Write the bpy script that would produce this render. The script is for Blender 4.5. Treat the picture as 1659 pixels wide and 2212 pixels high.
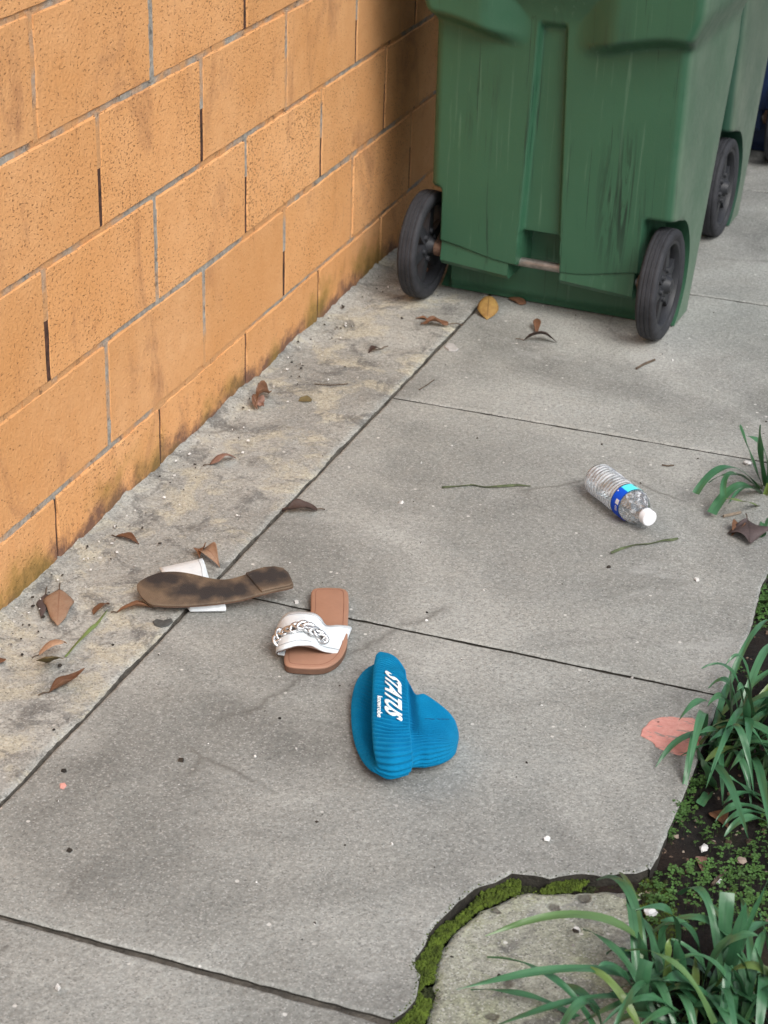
import bpy, bmesh, math, random
from mathutils import Vector, Matrix, noise
random.seed(11)
for o in list(bpy.data.objects): bpy.data.objects.remove(o)
S = bpy.context.scene
COL = S.collection
R = math.radians
# ------------------------------------------------------------------ camera
IW, IH, FPX = 1659.0, 2212.0, 4197.94           # measured in a 1659 x 2212 view of the photograph
CAM = Vector((1.47458, -2.59607, 1.61905))
YAW, PITCH, ROLL = -0.329133, 0.473372, 0.0336579
fwd = Vector((math.sin(YAW)*math.cos(PITCH), math.cos(YAW)*math.cos(PITCH), -math.sin(PITCH)))
r0 = Vector((math.cos(YAW), -math.sin(YAW), 0)); u0 = r0.cross(fwd)
CR = r0*math.cos(ROLL) + u0*math.sin(ROLL)
CU = -r0*math.sin(ROLL) + u0*math.cos(ROLL)
cd = bpy.data.cameras.new('camera'); cam = bpy.data.objects.new('camera', cd); COL.objects.link(cam)
M = Matrix.Identity(4)
for i in range(3):
    M[i][0] = CR[i]; M[i][1] = CU[i]; M[i][2] = -fwd[i]; M[i][3] = CAM[i]
cam.matrix_world = M
cd.sensor_fit = 'HORIZONTAL'; cd.sensor_width = 36; cd.lens = 36*FPX/IW
cd.clip_start = 0.05; cd.clip_end = 2000
cd.dof.use_dof = True; cd.dof.focus_distance = 3.15; cd.dof.aperture_fstop = 14
S.camera = cam
def ray(x, y): return CR*((x-IW/2)/FPX) + CU*(-(y-IH/2)/FPX) + fwd
def px(x, y, z=0.0):
    d = ray(x, y); return CAM + d*((z-CAM.z)/d.z)
def px_plane(x, y, p0, n):
    d = ray(x, y); return CAM + d*((p0-CAM).dot(n)/d.dot(n))
def project(p):
    q = p-CAM; w = q.dot(fwd); return IW/2+FPX*q.dot(CR)/w, IH/2-FPX*q.dot(CU)/w
# ------------------------------------------------------------------ light
SUN_EL, SUN_AZ = 46, 130          # overcast; soft light from high up, over the garden side
w = bpy.data.worlds.new('World'); S.world = w; w.use_nodes = True
nt = w.node_tree; bg = nt.nodes['Background']
sky = nt.nodes.new('ShaderNodeTexSky'); sky.sky_type = 'NISHITA'; sky.sun_disc = False
sky.sun_elevation = R(SUN_EL); sky.sun_rotation = R(SUN_AZ); sky.dust_density = 4; sky.air_density = 1.0
hs = nt.nodes.new('ShaderNodeHueSaturation'); hs.inputs['Saturation'].default_value = 0.50
nt.links.new(sky.outputs[0], hs.inputs['Color']); nt.links.new(hs.outputs[0], bg.inputs['Color'])
bg.inputs['Strength'].default_value = 0.15
sd = bpy.data.lights.new('sun', 'SUN'); sd.energy = 1.65; sd.angle = R(32); sd.color = (1.0, 0.985, 0.95)
sun = bpy.data.objects.new('sun', sd); COL.objects.link(sun)
sv = Vector((math.sin(R(SUN_AZ))*math.cos(R(SUN_EL)), math.cos(R(SUN_AZ))*math.cos(R(SUN_EL)), math.sin(R(SUN_EL))))
sun.rotation_euler = sv.to_track_quat('Z', 'Y').to_euler(); sun.location = (3, -3, 6)
S.view_settings.view_transform = 'Standard'; S.view_settings.look = 'None'
S.view_settings.gamma = 1; S.view_settings.use_curve_mapping = False
S.view_settings.exposure = 0.20
S.render.engine = 'CYCLES'
S.cycles.max_bounces = 10; S.cycles.transparent_max_bounces = 16

# ------------------------------------------------------------------ material helpers
class NT:
    def __init__(s, name):
        s.m = bpy.data.materials.new(name); s.m.use_nodes = True; s.t = s.m.node_tree
        s.b = s.t.nodes['Principled BSDF']; s.out = s.t.nodes['Material Output']
        s.b.inputs['Specular IOR Level'].default_value = 0.35
    def put(s, sock, v):
        if isinstance(v, bpy.types.NodeSocket): s.t.links.new(v, sock)
        elif isinstance(v, (tuple, list)) and len(v) == 3 and sock.type == 'RGBA': sock.default_value = (*v, 1)
        else: sock.default_value = v
    def n(s, typ, ins=None, out=0, **kw):
        nd = s.t.nodes.new('ShaderNode'+typ)
        for k, v in kw.items(): setattr(nd, k, v)
        for k, v in (ins or {}).items(): s.put(nd.inputs[k], v)
        return nd.outputs[out]
    def ramp(s, f, st):
        nd = s.t.nodes.new('ShaderNodeValToRGB'); s.put(nd.inputs[0], f); e = nd.color_ramp.elements
        while len(e) < len(st): e.new(0.5)
        for a, (p, c) in zip(e, st):
            a.position = p; a.color = (c, c, c, 1) if isinstance(c, (int, float)) else (*c, 1)
        return nd.outputs[0]
    def mix(s, f, a, b, mode='MIX'):
        nd = s.t.nodes.new('ShaderNodeMix'); nd.data_type = 'RGBA'; nd.blend_type = mode
        s.put(nd.inputs[0], f); s.put(nd.inputs[6], a); s.put(nd.inputs[7], b); return nd.outputs[2]
    def math(s, op, a, b=0.0, c=None):
        nd = s.t.nodes.new('ShaderNodeMath'); nd.operation = op; s.put(nd.inputs[0], a); s.put(nd.inputs[1], b)
        if c is not None: s.put(nd.inputs[2], c)
        return nd.outputs[0]
    def pos(s): return s.n('NewGeometry')
    def obj(s): return s.n('TexCoord', out=3)
    def uv(s): return s.n('TexCoord', out=2)
    def rnd(s): return s.n('ObjectInfo', out=5)
    def scale(s, v, sc): 
        nd = s.t.nodes.new('ShaderNodeVectorMath'); nd.operation = 'MULTIPLY'; s.put(nd.inputs[0], v); nd.inputs[1].default_value = sc; return nd.outputs[0]
    def add(s, v, w):
        nd = s.t.nodes.new('ShaderNodeVectorMath'); nd.operation = 'ADD'; s.put(nd.inputs[0], v); s.put(nd.inputs[1], w); return nd.outputs[0]
    def sep(s, v, i): return s.n('SeparateXYZ', {0: v}, out=i)
    def noise(s, v, sc, det=3, rough=0.55, dist=0.0):
        return s.n('TexNoise', {'Vector': v, 'Scale': sc, 'Detail': det, 'Roughness': rough, 'Distortion': dist})
    def vor(s, v, sc, out=0, **kw): return s.n('TexVoronoi', {'Vector': v, 'Scale': sc}, out=out, **kw)
    def bump(s, h, st=0.5, dist=0.01, normal=None):
        ins = {'Height': h, 'Strength': st, 'Distance': dist}
        if normal is not None: ins['Normal'] = normal
        return s.n('Bump', ins)
    def done(s, color=None, rough=None, normal=None, **kw):
        if color is not None: s.put(s.b.inputs['Base Color'], color)
        if rough is not None: s.put(s.b.inputs['Roughness'], rough)
        if normal is not None: s.put(s.b.inputs['Normal'], normal)
        for k, v in kw.items(): s.put(s.b.inputs[k.replace('_', ' ')], v)
        return s.m
MAT = {}
def concrete(name, lo, hi, tint, stain, patchy=0.0, patchcol=(.42, .38, .27), grain=1.0, pits=False):
    a = NT(name); p = a.pos()
    big = a.noise(p, 2.3, 5, .6, .4); mid = a.noise(p, 11, 4, .65); fine = a.noise(p, 120, 3, .7)
    c = a.mix(a.ramp(big, [(.36, 0), (.66, 1)]), lo, hi)
    c = a.mix(a.ramp(mid, [(.35, .0), (.7, .55)]), c, tint)
    st = a.noise(a.add(p, (7.3, 2.1, 0)), 1.7, 6, .62, .8)
    c = a.mix(a.ramp(st, [(.46, 0), (.68, .85)]), c, stain)
    if patchy:
        pn = a.noise(a.add(p, (3.3, 8.1, 1)), 9, 6, .68, .5)
        c = a.mix(a.ramp(pn, [(.50, 0), (.60, patchy)]), c, patchcol)
        pd = a.noise(a.add(p, (1.7, 4.4, 2)), 14, 6, .7, .6)
        c = a.mix(a.ramp(pd, [(.52, 0), (.62, .75)]), c, (.13, .13, .125))
    c = a.mix(min(1, .50*grain), c, a.ramp(fine, [(.28, .28), (.5, .5), (.74, .76)]), 'OVERLAY')
    g = a.vor(p, 420, out=1); gs = a.sep(g, 0)
    c = a.mix(.42*grain, c, a.ramp(a.sep(g, 2), [(.0, .36), (.5, .5), (1, .66)]), 'OVERLAY')
    c = a.mix(a.ramp(gs, [(.90, 0), (.93, .34*grain)]), c, (.56, .56, .54))
    c = a.mix(a.ramp(gs, [(.05, .40*grain), (.10, 0)]), c, (.07, .07, .068))
    g2 = a.vor(p, 75, out=1); d2 = a.vor(p, 75, out=0)
    spot = a.math('MULTIPLY', a.ramp(a.sep(g2, 1), [(.984, 0), (.987, .7)]), a.ramp(d2, [(.18, 1), (.26, 0)]))
    c = a.mix(spot, c, (.70, .69, .66))
    wp = a.add(p, a.scale(a.n('TexNoise', {'Vector': p, 'Scale': 9.0, 'Detail': 5.0}, out=1), (.10, .10, 0)))
    hl = a.math('MULTIPLY', a.ramp(a.vor(wp, 1.15, feature='DISTANCE_TO_EDGE'), [(.0, 1), (.0022, 1), (.005, 0)]), a.ramp(a.noise(p, 2.6, 2), [(.54, 0), (.60, .55)]))
    c = a.mix(hl, c, (.09, .085, .075))
    pl = a.noise(a.add(p, (11.2, 5.7, 0)), 3.1, 6, .66, .6); c = a.mix(a.ramp(pl, [(.60, 0), (.70, .45)]), c, (.47, .48, .465))
    rr = a.rnd(); c = a.mix(1.0, c, a.ramp(rr, [(0, .93), (1, 1.06)]), 'MULTIPLY')
    pit = None
    if pits:
        wv = a.add(p, a.scale(a.n('TexNoise', {'Vector': p, 'Scale': 60.0}, out=1), (.012, .012, 0)))
        pit = a.math('MULTIPLY', a.ramp(a.sep(a.vor(wv, 30, out=1), 1), [(.88, 0), (.90, .8)]), a.ramp(a.vor(wv, 30, out=0), [(.20, 1), (.32, 0)]))
        c = a.mix(pit, c, (.09, .085, .07))
    h = a.math('ADD', a.math('MULTIPLY', fine, 1.0), a.math('MULTIPLY', mid, .8))
    if pit is not None: h = a.math('SUBTRACT', h, a.math('MULTIPLY', pit, 1.5))
    return a.done(c, .88, a.bump(h, .55*grain, .004))
MAT['slab'] = concrete('walkway_concrete', (.232, .240, .226), (.378, .386, .365), (.308, .306, .280), (.138, .141, .133), grain=1.0)
MAT['footing'] = concrete('footing_concrete', (.27, .272, .255), (.41, .41, .38), (.34, .335, .30), (.20, .20, .185), .60, (.47, .435, .33), 1.15)
MAT['patch'] = concrete('old_concrete', (.29, .295, .26), (.38, .385, .35), (.33, .34, .27), (.24, .25, .19), .35, (.25, .28, .13), 1.3, True)
def m_dirt():
    a = NT('joint_dirt'); p = a.pos(); c = a.ramp(a.noise(p, 40, 4, .7), [(.3, (.030, .028, .024)), (.7, (.125, .115, .098))])
    return a.done(c, .95, a.bump(a.noise(p, 220, 3), .8, .004))
MAT['dirt'] = m_dirt()
def m_soil():
    a = NT('garden_soil'); p = a.pos()
    c = a.ramp(a.noise(p, 60, 6, .75), [(.3, (.006, .0055, .005)), (.55, (.018, .015, .013)), (.8, (.055, .043, .034))])
    g = a.ramp(a.noise(a.add(p, (3, 1, 0)), 7, 5, .65), [(.55, 0), (.68, .65)])
    c = a.mix(g, c, (.035, .045, .010))
    rb = a.ramp(a.noise(a.add(p, (9, 4, 0)), 5, 3, .6), [(.5, 0), (.7, .6)]); c = a.mix(rb, c, (.055, .028, .018))
    return a.done(c, .95, a.bump(a.noise(p, 150, 5, .75), 1.0, .012))
MAT['soil'] = m_soil()
def paint(a, p):
    n1 = a.noise(p, 3.2, 4, .55); n2 = a.noise(p, 22, 5, .65)
    c = a.mix(a.ramp(n1, [(.3, 0), (.7, 1)]), (.66, .325, .125), (.75, .41, .192))
    c = a.mix(a.ramp(n2, [(.4, 0), (.75, .5)]), c, (.62, .29, .107))
    return c
def m_block():
    a = NT('painted_block'); p = a.pos(); rr = a.rnd()
    c = paint(a, p)
    c = a.mix(1.0, c, a.ramp(rr, [(0, .90), (1, 1.06)]), 'MULTIPLY')
    # open pores in the block face, denser on some blocks
    dens = a.math('ADD', a.math('MULTIPLY', rr, .085), a.math('MULTIPLY', a.noise(p, 5.5, 4), .19))
    pn = a.noise(a.scale(p, (1, .55, 1.0)), 250, 2, .55)
    pv = a.math('ADD', pn, dens)
    pores = a.ramp(pv, [(.752, 0), (.815, .7)])
    c = a.mix(pores, c, (.20, .10, .045))
    pale = a.ramp(a.noise(a.add(p, (2, 2, 2)), 300, 2, .5), [(.66, 0), (.72, .5)]); c = a.mix(pale, c, (.76, .48, .24))
    # dirt smears and reddish stains
    sm = a.noise(a.scale(a.add(p, (5, 3, 1)), (1, 1, .45)), 7, 6, .7, .6)
    c = a.mix(a.ramp(sm, [(.55, 0), (.72, .55)]), c, (.22, .10, .06))
    # splash dirt at the foot of the wall
    z = a.sep(p, 2); edge = a.math('ADD', z, a.math('MULTIPLY', a.math('SUBTRACT', a.noise(p, 18, 6, .7), .5), .16))
    c = a.mix(a.ramp(edge, [(.012, .9), (.050, 0)]), c, (.13, .07, .055))
    gr = a.math('MULTIPLY', a.ramp(edge, [(.045, .6), (.10, 0)]), a.ramp(a.noise(p, 4, 2), [(.5, 0), (.6, 1)]))
    c = a.mix(gr, c, (.25, .17, .03))
    h = a.math('SUBTRACT', a.noise(p, 130, 4, .65), a.math('MULTIPLY', pores, .9))
    return a.done(c, .8, a.bump(h, .65, .004), Specular_IOR_Level=.25)
MAT['block'] = m_block()
def m_mortar():
    a = NT('wall_mortar'); p = a.pos()
    g = a.ramp(a.noise(p, 60, 5, .7), [(.3, (.22, .205, .18)), (.7, (.44, .415, .37))])
    c = a.mix(a.ramp(a.noise(a.add(p, (4, 4, 4)), 4.2, 4, .6), [(.46, 0), (.56, .85)]), g, (.62, .31, .115))
    c = a.mix(a.ramp(a.noise(p, 33, 5, .75), [(.57, 0), (.66, .7)]), c, (.06, .05, .04))
    return a.done(c, .9, a.bump(a.noise(p, 180, 4, .7), .8, .004))
MAT['mortar'] = m_mortar()
def m_gap():
    a = NT('rusty_gap'); p = a.pos()
    return a.done(a.ramp(a.noise(p, 45, 4, .7), [(.35, (.025, .016, .013)), (.7, (.12, .055, .038))]), .95)
MAT['gap'] = m_gap()
def m_bin(name, base, streak, pale, dust_sheen):
    a = NT(name); p = a.obj()
    c = a.mix(a.ramp(a.noise(p, 2.5, 3), [(.3, 0), (.7, 1)]), base, tuple(x*1.22 for x in base))
    st = a.noise(a.scale(p, (26, 26, 1.7)), 1.0, 5, .7, .7)
    msk = a.ramp(a.noise(p, 4.3, 3, .6), [(.42, 0), (.62, 1)])
    c = a.mix(a.math('MULTIPLY', a.ramp(st, [(.56, 0), (.70, .60)]), msk), c, streak)
    s3 = a.noise(a.scale(a.add(p, (.21, .3, .1)), (95, 95, 2.2)), 1.0, 4, .6, .9)
    c = a.mix(a.ramp(s3, [(.640, 0), (.69, .55)]), c, tuple(x*.5 for x in streak))
    s2 = a.noise(a.scale(a.add(p, (1, 1, 1)), (75, 75, 3.0)), 1.0, 4, .65, .5)
    c = a.mix(a.ramp(s2, [(.60, 0), (.72, .42)]), c, pale)
    nd = a.t.nodes.new('ShaderNodeVectorMath'); nd.operation = 'DISTANCE'; a.put(nd.inputs[0], a.scale(p, (2.2, .4, .8))); nd.inputs[1].default_value = (.40, .02, .24)
    s4 = a.noise(a.scale(a.add(p, (.4, 0, .2)), (48, 10, 3.2)), 1.0, 5, .7, 1.6)
    c = a.mix(a.math('MULTIPLY', a.ramp(nd.outputs['Value'], [(.03, 1), (.16, 0)]), a.ramp(s4, [(.47, 0), (.56, .8)])), c, tuple(x*.45 for x in streak))
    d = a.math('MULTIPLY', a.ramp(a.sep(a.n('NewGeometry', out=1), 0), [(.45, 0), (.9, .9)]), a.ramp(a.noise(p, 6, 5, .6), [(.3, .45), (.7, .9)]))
    d = a.math('MULTIPLY', d, a.ramp(a.sep(p, 0), [(.262, 0), (.285, 1)])); c = a.mix(d, c, dust_sheen)  # right side paler: dust, with sky sheen painted into the same colour
    return a.done(c, a.ramp(a.noise(p, 30, 4), [(.3, .38), (.7, .55)]), a.bump(a.noise(p, 160, 2), .10, .003), Specular_IOR_Level=.45)
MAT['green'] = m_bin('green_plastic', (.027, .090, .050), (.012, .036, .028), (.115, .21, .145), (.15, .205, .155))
MAT['shadegreen'] = m_bin('shaded_green_plastic', (.018, .062, .040), (.010, .028, .022), (.08, .15, .11), (.16, .20, .155))  # same bin plastic, darkened: the second bin's shade is put into the colour
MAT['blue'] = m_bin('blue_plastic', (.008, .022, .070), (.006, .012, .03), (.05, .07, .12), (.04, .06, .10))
def m_rubber():
    a = NT('worn_rubber'); p = a.obj()
    c = a.ramp(a.noise(p, 14, 6, .7), [(.3, (.015, .016, .019)), (.62, (.036, .038, .045)), (.84, (.09, .09, .09))])
    return a.done(c, .72, a.bump(a.noise(p, 130, 4), .35, .004))
MAT['rubber'] = m_rubber()
def plain(name, col, rough=.6, var=.2, sc=30, bump=.2, **kw):
    a = NT(name); p = a.obj(); n_ = a.noise(p, sc, 4, .6)
    c = a.ramp(n_, [(.25, tuple(x*(1-var) for x in col)), (.75, tuple(min(1, x*(1+var)) for x in col))])
    return a.done(c, rough, a.bump(a.noise(p, sc*5, 3), bump, .003), **kw)
MAT['crack'] = plain('crack_dirt', (.034, .031, .025), .95, .6, 50, .8)
MAT['rim'] = plain('wheel_plastic', (.026, .028, .033), .5, .35, 20)
MAT['rust'] = plain('rusty_steel', (.13, .075, .05), .8, .6, 60, .6)
MAT['steel'] = plain('dull_steel', (.30, .28, .26), .45, .35, 60, .2, Metallic=.8)

# ------------------------------------------------------------------ mesh helpers
def link(o, parent=None):
    COL.objects.link(o)
    if parent: o.parent = parent
    return o
def mesh(name, vs, fs, mat, parent=None, smooth=True, uvs=None, angle=None):
    me = bpy.data.meshes.new(name); me.from_pydata([tuple(v) for v in vs], [], fs); me.update()
    if smooth:
        me.shade_smooth()
        if angle: me.set_sharp_from_angle(angle=R(angle))
    if uvs:
        ul = me.uv_layers.new(name='UVMap')
        for l in me.loops: ul.data[l.index].uv = uvs[l.vertex_index]
    me.materials.append(MAT[mat] if isinstance(mat, str) else mat)
    return link(bpy.data.objects.new(name, me), parent)
def from_bm(name, bm, mat, parent=None, smooth=True, angle=40):
    me = bpy.data.meshes.new(name); bm.to_mesh(me); bm.free()
    if smooth:
        me.shade_smooth(); me.set_sharp_from_angle(angle=R(angle))
    me.materials.append(MAT[mat] if isinstance(mat, str) else mat)
    return link(bpy.data.objects.new(name, me), parent)
def tag(o, label=None, cat=None, group=None, kind=None):
    if label: o['label'] = label
    if cat: o['category'] = cat
    if group: o['group'] = group
    if kind: o['kind'] = kind
    return o
def empty(name, loc, rz=0):
    o = bpy.data.objects.new(name, None); o.empty_display_size = .05; o.location = loc; o.rotation_euler = (0, 0, rz); return link(o)
def grid_faces(nu, nv, closed=False, off=0):
    f = []
    for i in range(nu-1):
        for j in range(nv if closed else nv-1):
            a = i*nv+j; b = i*nv+(j+1) % nv; f.append((off+a, off+b, off+b+nv, off+a+nv))
    return f
def tube_vf(pts, rad, k=6):
    vs = []; n = len(pts)
    for i, p in enumerate(pts):
        t = (pts[min(n-1, i+1)]-pts[max(0, i-1)]).normalized(); a = t.orthogonal().normalized(); b = t.cross(a)
        r = rad(i/(n-1)) if callable(rad) else rad
        vs += [p+(a*math.cos(q)+b*math.sin(q))*r for q in [2*math.pi*j/k for j in range(k)]]
    fs = grid_faces(n, k, True); fs.append(tuple(range(k))[::-1]); fs.append(tuple(range((n-1)*k, n*k)))
    return vs, fs
def tube(name, pts, rad, mat, parent=None, k=8):
    vs, fs = tube_vf(pts, rad, k); return mesh(name, vs, fs, mat, parent, angle=50)
def smooth01(a, b, x):
    t = max(0., min(1., (x-a)/(b-a))); return t*t*(3-2*t)
def densify(poly, step, jit, closed=True, seed=0):
    out = []; n = len(poly)
    for i in range(n if closed else n-1):
        a, b = poly[i], poly[(i+1) % n]; L = (b-a).length; k = max(1, int(L/step))
        for j in range(k):
            q = a.lerp(b, j/k)
            q = q+Vector((noise.noise(Vector((q.x*60, q.y*60, seed))), noise.noise(Vector((q.x*60, q.y*60, seed+9))), 0))*jit
            q = q+Vector((noise.noise(Vector((q.x*17, q.y*17, seed+3))), noise.noise(Vector((q.x*17, q.y*17, seed+5))), 0))*jit
            out.append(q)
    return out
def inset(poly, d):
    n = len(poly); out = []
    for i in range(n):
        t = (poly[(i+2) % n]-poly[i-2]); t.z = 0; t.normalize(); nrm = Vector((-t.y, t.x, 0)); out.append(poly[i]+nrm*d)
    return out
def area(poly): return sum(poly[i-1].x*poly[i].y-poly[i].x*poly[i-1].y for i in range(len(poly)))
def plate(name, poly, ztop, thick, mat, parent=None, bev=(.004, .003), side=None):
    """A slab of any outline: a flat top, a rounded arris and sides."""
    if area(poly) < 0: poly = poly[::-1]
    p1 = inset(poly, bev[0]*.35); p2 = inset(poly, bev[0]); n = len(poly)
    rings = [[Vector((q.x, q.y, ztop-thick)) for q in poly],
             [Vector((q.x, q.y, ztop-bev[1])) for q in poly],
             [Vector((q.x, q.y, ztop-bev[1]*.35)) for q in p1],
             [Vector((q.x, q.y, ztop)) for q in p2], [Vector((q.x, q.y, ztop)) for q in inset(poly, bev[0]*1.25)]]
    bm = bmesh.new(); vr = [[bm.verts.new(v) for v in r] for r in rings]
    for k_, (a, b) in enumerate(zip(vr, vr[1:])):
        for i in range(n):
            f_ = bm.faces.new((a[i], a[(i+1) % n], b[(i+1) % n], b[i]))
            if k_ == 0 and side: f_.material_index = 1
    top = bm.faces.new(vr[-1]); bot = bm.faces.new(vr[0][::-1])
    bmesh.ops.triangulate(bm, faces=[top, bot])
    o = from_bm(name, bm, mat, parent, True, 35)
    if side: o.data.materials.append(MAT[side])
    return o
def V2(x, y): return Vector((x, y, 0))

# ================================================================== SETTING
ground = mesh('ground', [(-300, -300, -.10), (300, -300, -.10), (300, 300, -.10), (-300, 300, -.10)], [(0, 1, 2, 3)], 'soil', smooth=False)
tag(ground, kind='structure')
def long_joint(y): return .273+.019*y
pave = empty('pavement', (0.7, 0, 0)); tag(pave, kind='structure')
def to_pave(o): o.parent = pave; o.matrix_parent_inverse = pave.matrix_world.inverted(); return o
pave.location = (0, 0, 0)
YJ = [-1.76, -.871, .014, .893, 1.750, 2.62, 3.49, 4.36]
edge_px = [(1646, 1262), (1619, 1363), (1589, 1436), (1545, 1535), (1499, 1665), (1450, 1780), (1423, 1848), (1405, 1876)]
edge = [px(*q) for q in edge_px]
def zq(pts, s=.5370, ox=768, oy=1755.5): return [px(ox+a*s, oy+b*s) for a, b in pts]
crack_slab = zq([(1190, 215), (1130, 240), (1060, 238), (1000, 250), (920, 240), (850, 245), (780, 262), (720, 245), (630, 238), (560, 275), (480, 300), (420, 350), (370, 400), (330, 440), (300, 480), (280, 530), (240, 580), (235, 620), (260, 650), (250, 700), (240, 750), (200, 790), (150, 825)])
crack_patch = zq([(1185, 285), (1080, 275), (1000, 277), (880, 283), (780, 290), (700, 280), (640, 295), (560, 335), (500, 355), (440, 405), (395, 445), (355, 495), (335, 560), (318, 600), (322, 690), (300, 760), (270, 830), (255, 900)])
G2 = .0034
xr = 1.165
slabs = []
for i in range(1, len(YJ)-1):
    y0, y1 = YJ[i]+G2, YJ[i+1]-G2
    if i == 1:
        poly = [V2(long_joint(y0)+G2, y0)]
        cs = [Vector((q.x, max(q.y, y0), 0)) for q in crack_slab[::-1]]
        poly += cs + [q for q in edge[::-1] if q.y < y1-.01] + [V2(edge[3].x, y1), V2(long_joint(y1)+G2, y1)]
    else:
        poly = [V2(long_joint(y0)+G2, y0), V2(xr, y0), V2(xr, y1), V2(long_joint(y1)+G2, y1)]
        if i == 2: poly = [V2(long_joint(y0)+G2, y0), V2(edge[3].x, y0)]+[q for q in edge[2::-1]]+[V2(xr, y1), V2(long_joint(y1)+G2, y1)]
    to_pave(plate('concrete_slab', densify(poly, .009, .0016, seed=i), 0.0, .08, 'slab', bev=(.0050, .0030), side='crack'))
y0, y1 = YJ[0], YJ[1]-.0012
fp = [V2(long_joint(y0)+G2, y0), V2(.93, y0), V2(.925, y1-.004), V2(long_joint(y1)+G2, y1)]
to_pave(plate('concrete_slab', densify(fp, .009, .0022, seed=31), -.002, .08, 'slab', bev=(.006, .004), side='crack'))
# old, lower concrete patch where the walkway broke away
pp = crack_patch + [px(900, 2300), V2(.96, -1.3), V2(1.55, -1.3), V2(1.36, -.95)] + zq([(1120, 620), (1125, 520), (1140, 470), (1130, 420), (1168, 375), (1160, 330)])
to_pave(plate('old_concrete_slab', densify(pp, .008, .004, seed=50), -.012, .07, 'patch', bev=(.012, .008), side='crack'))
# dark grit in the joints
def joint_bed():
    vs, fs = [], []
    def strip_(x0, y0_, x1, y1_):
        b = len(vs); vs.extend([(x0, y0_, -.0062), (x1, y0_, -.0062), (x1, y1_, -.0062), (x0, y1_, -.0062)]); fs.append((b, b+1, b+2, b+3))
    for k in range(30):
        ya, yb = -1.76+k*.2, -1.76+(k+1)*.2; c_ = long_joint((ya+yb)/2); strip_(c_-.012, ya, c_+.012, yb)
    for yy in YJ[1:-1]: strip_(.30, yy-.012, .915 if yy < -.5 else 1.15, yy+.012)
    o = mesh('joint_bed', vs, fs, 'dirt', smooth=False); to_pave(o); o['kind'] = 'stuff'
joint_bed()
# rough footing strip along the wall
def footing():
    vs = []; fs = []; xs = [i/29*.978 for i in range(29)]+[.990, 1.0]; ys = []; y = -1.75
    while y < 4.4: ys.append(y); y += .009 if y < 1.9 else .04
    for y in ys:
        xe = long_joint(y)+.0002+noise.noise(Vector((y*9, 3, 0)))*.0042+noise.noise(Vector((y*70, 3, 0)))*.0018
        for k, t in enumerate(xs):
            x = -.012+(xe+.012)*t
            z = -.0005+.0024*noise.noise(Vector((x*22, y*22, 0)))+.0022*noise.noise(Vector((x*90, y*90, 1)))
            am = .45+.9*max(0, .5+noise.noise(Vector((y*6, 0, 4)))) + .6*noise.noise(Vector((y*38, x*30, 7)))
            z += .011*max(0, am)*math.exp(-max(0, x)/.022)
            if k == 29: z -= .0015
            if k == 30: z -= .015
            vs.append((x, y, z))
    o = mesh('footing', vs, grid_faces(len(ys), 31), 'footing', smooth=True); tag(o, kind='structure'); o.data.materials.append(MAT['dirt'])
    for i_, f_ in enumerate(o.data.polygons):
        if i_ % 30 == 29: f_.material_index = 1
    return o
footing()
# soil bed
def soil_z(x, y):
    b = -.020+.009*noise.noise(Vector((x*5, y*5, 0)))+.010*noise.noise(Vector((x*18, y*18, 2)))+.006*noise.noise(Vector((x*55, y*55, 5)))
    return b
def soil():
    vs = []; nx, ny = 110, 330
    for j in range(ny):
        for i in range(nx):
            x = 1.08+1.7*(i/(nx-1))**1.5; y = -1.9+4.6*j/(ny-1); vs.append((x, y, soil_z(x, y)))
    tag(mesh('soil', vs, [(a, d, c, b) for a, b, c, d in grid_faces(ny, nx)], 'soil'), kind='structure')
soil()

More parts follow.
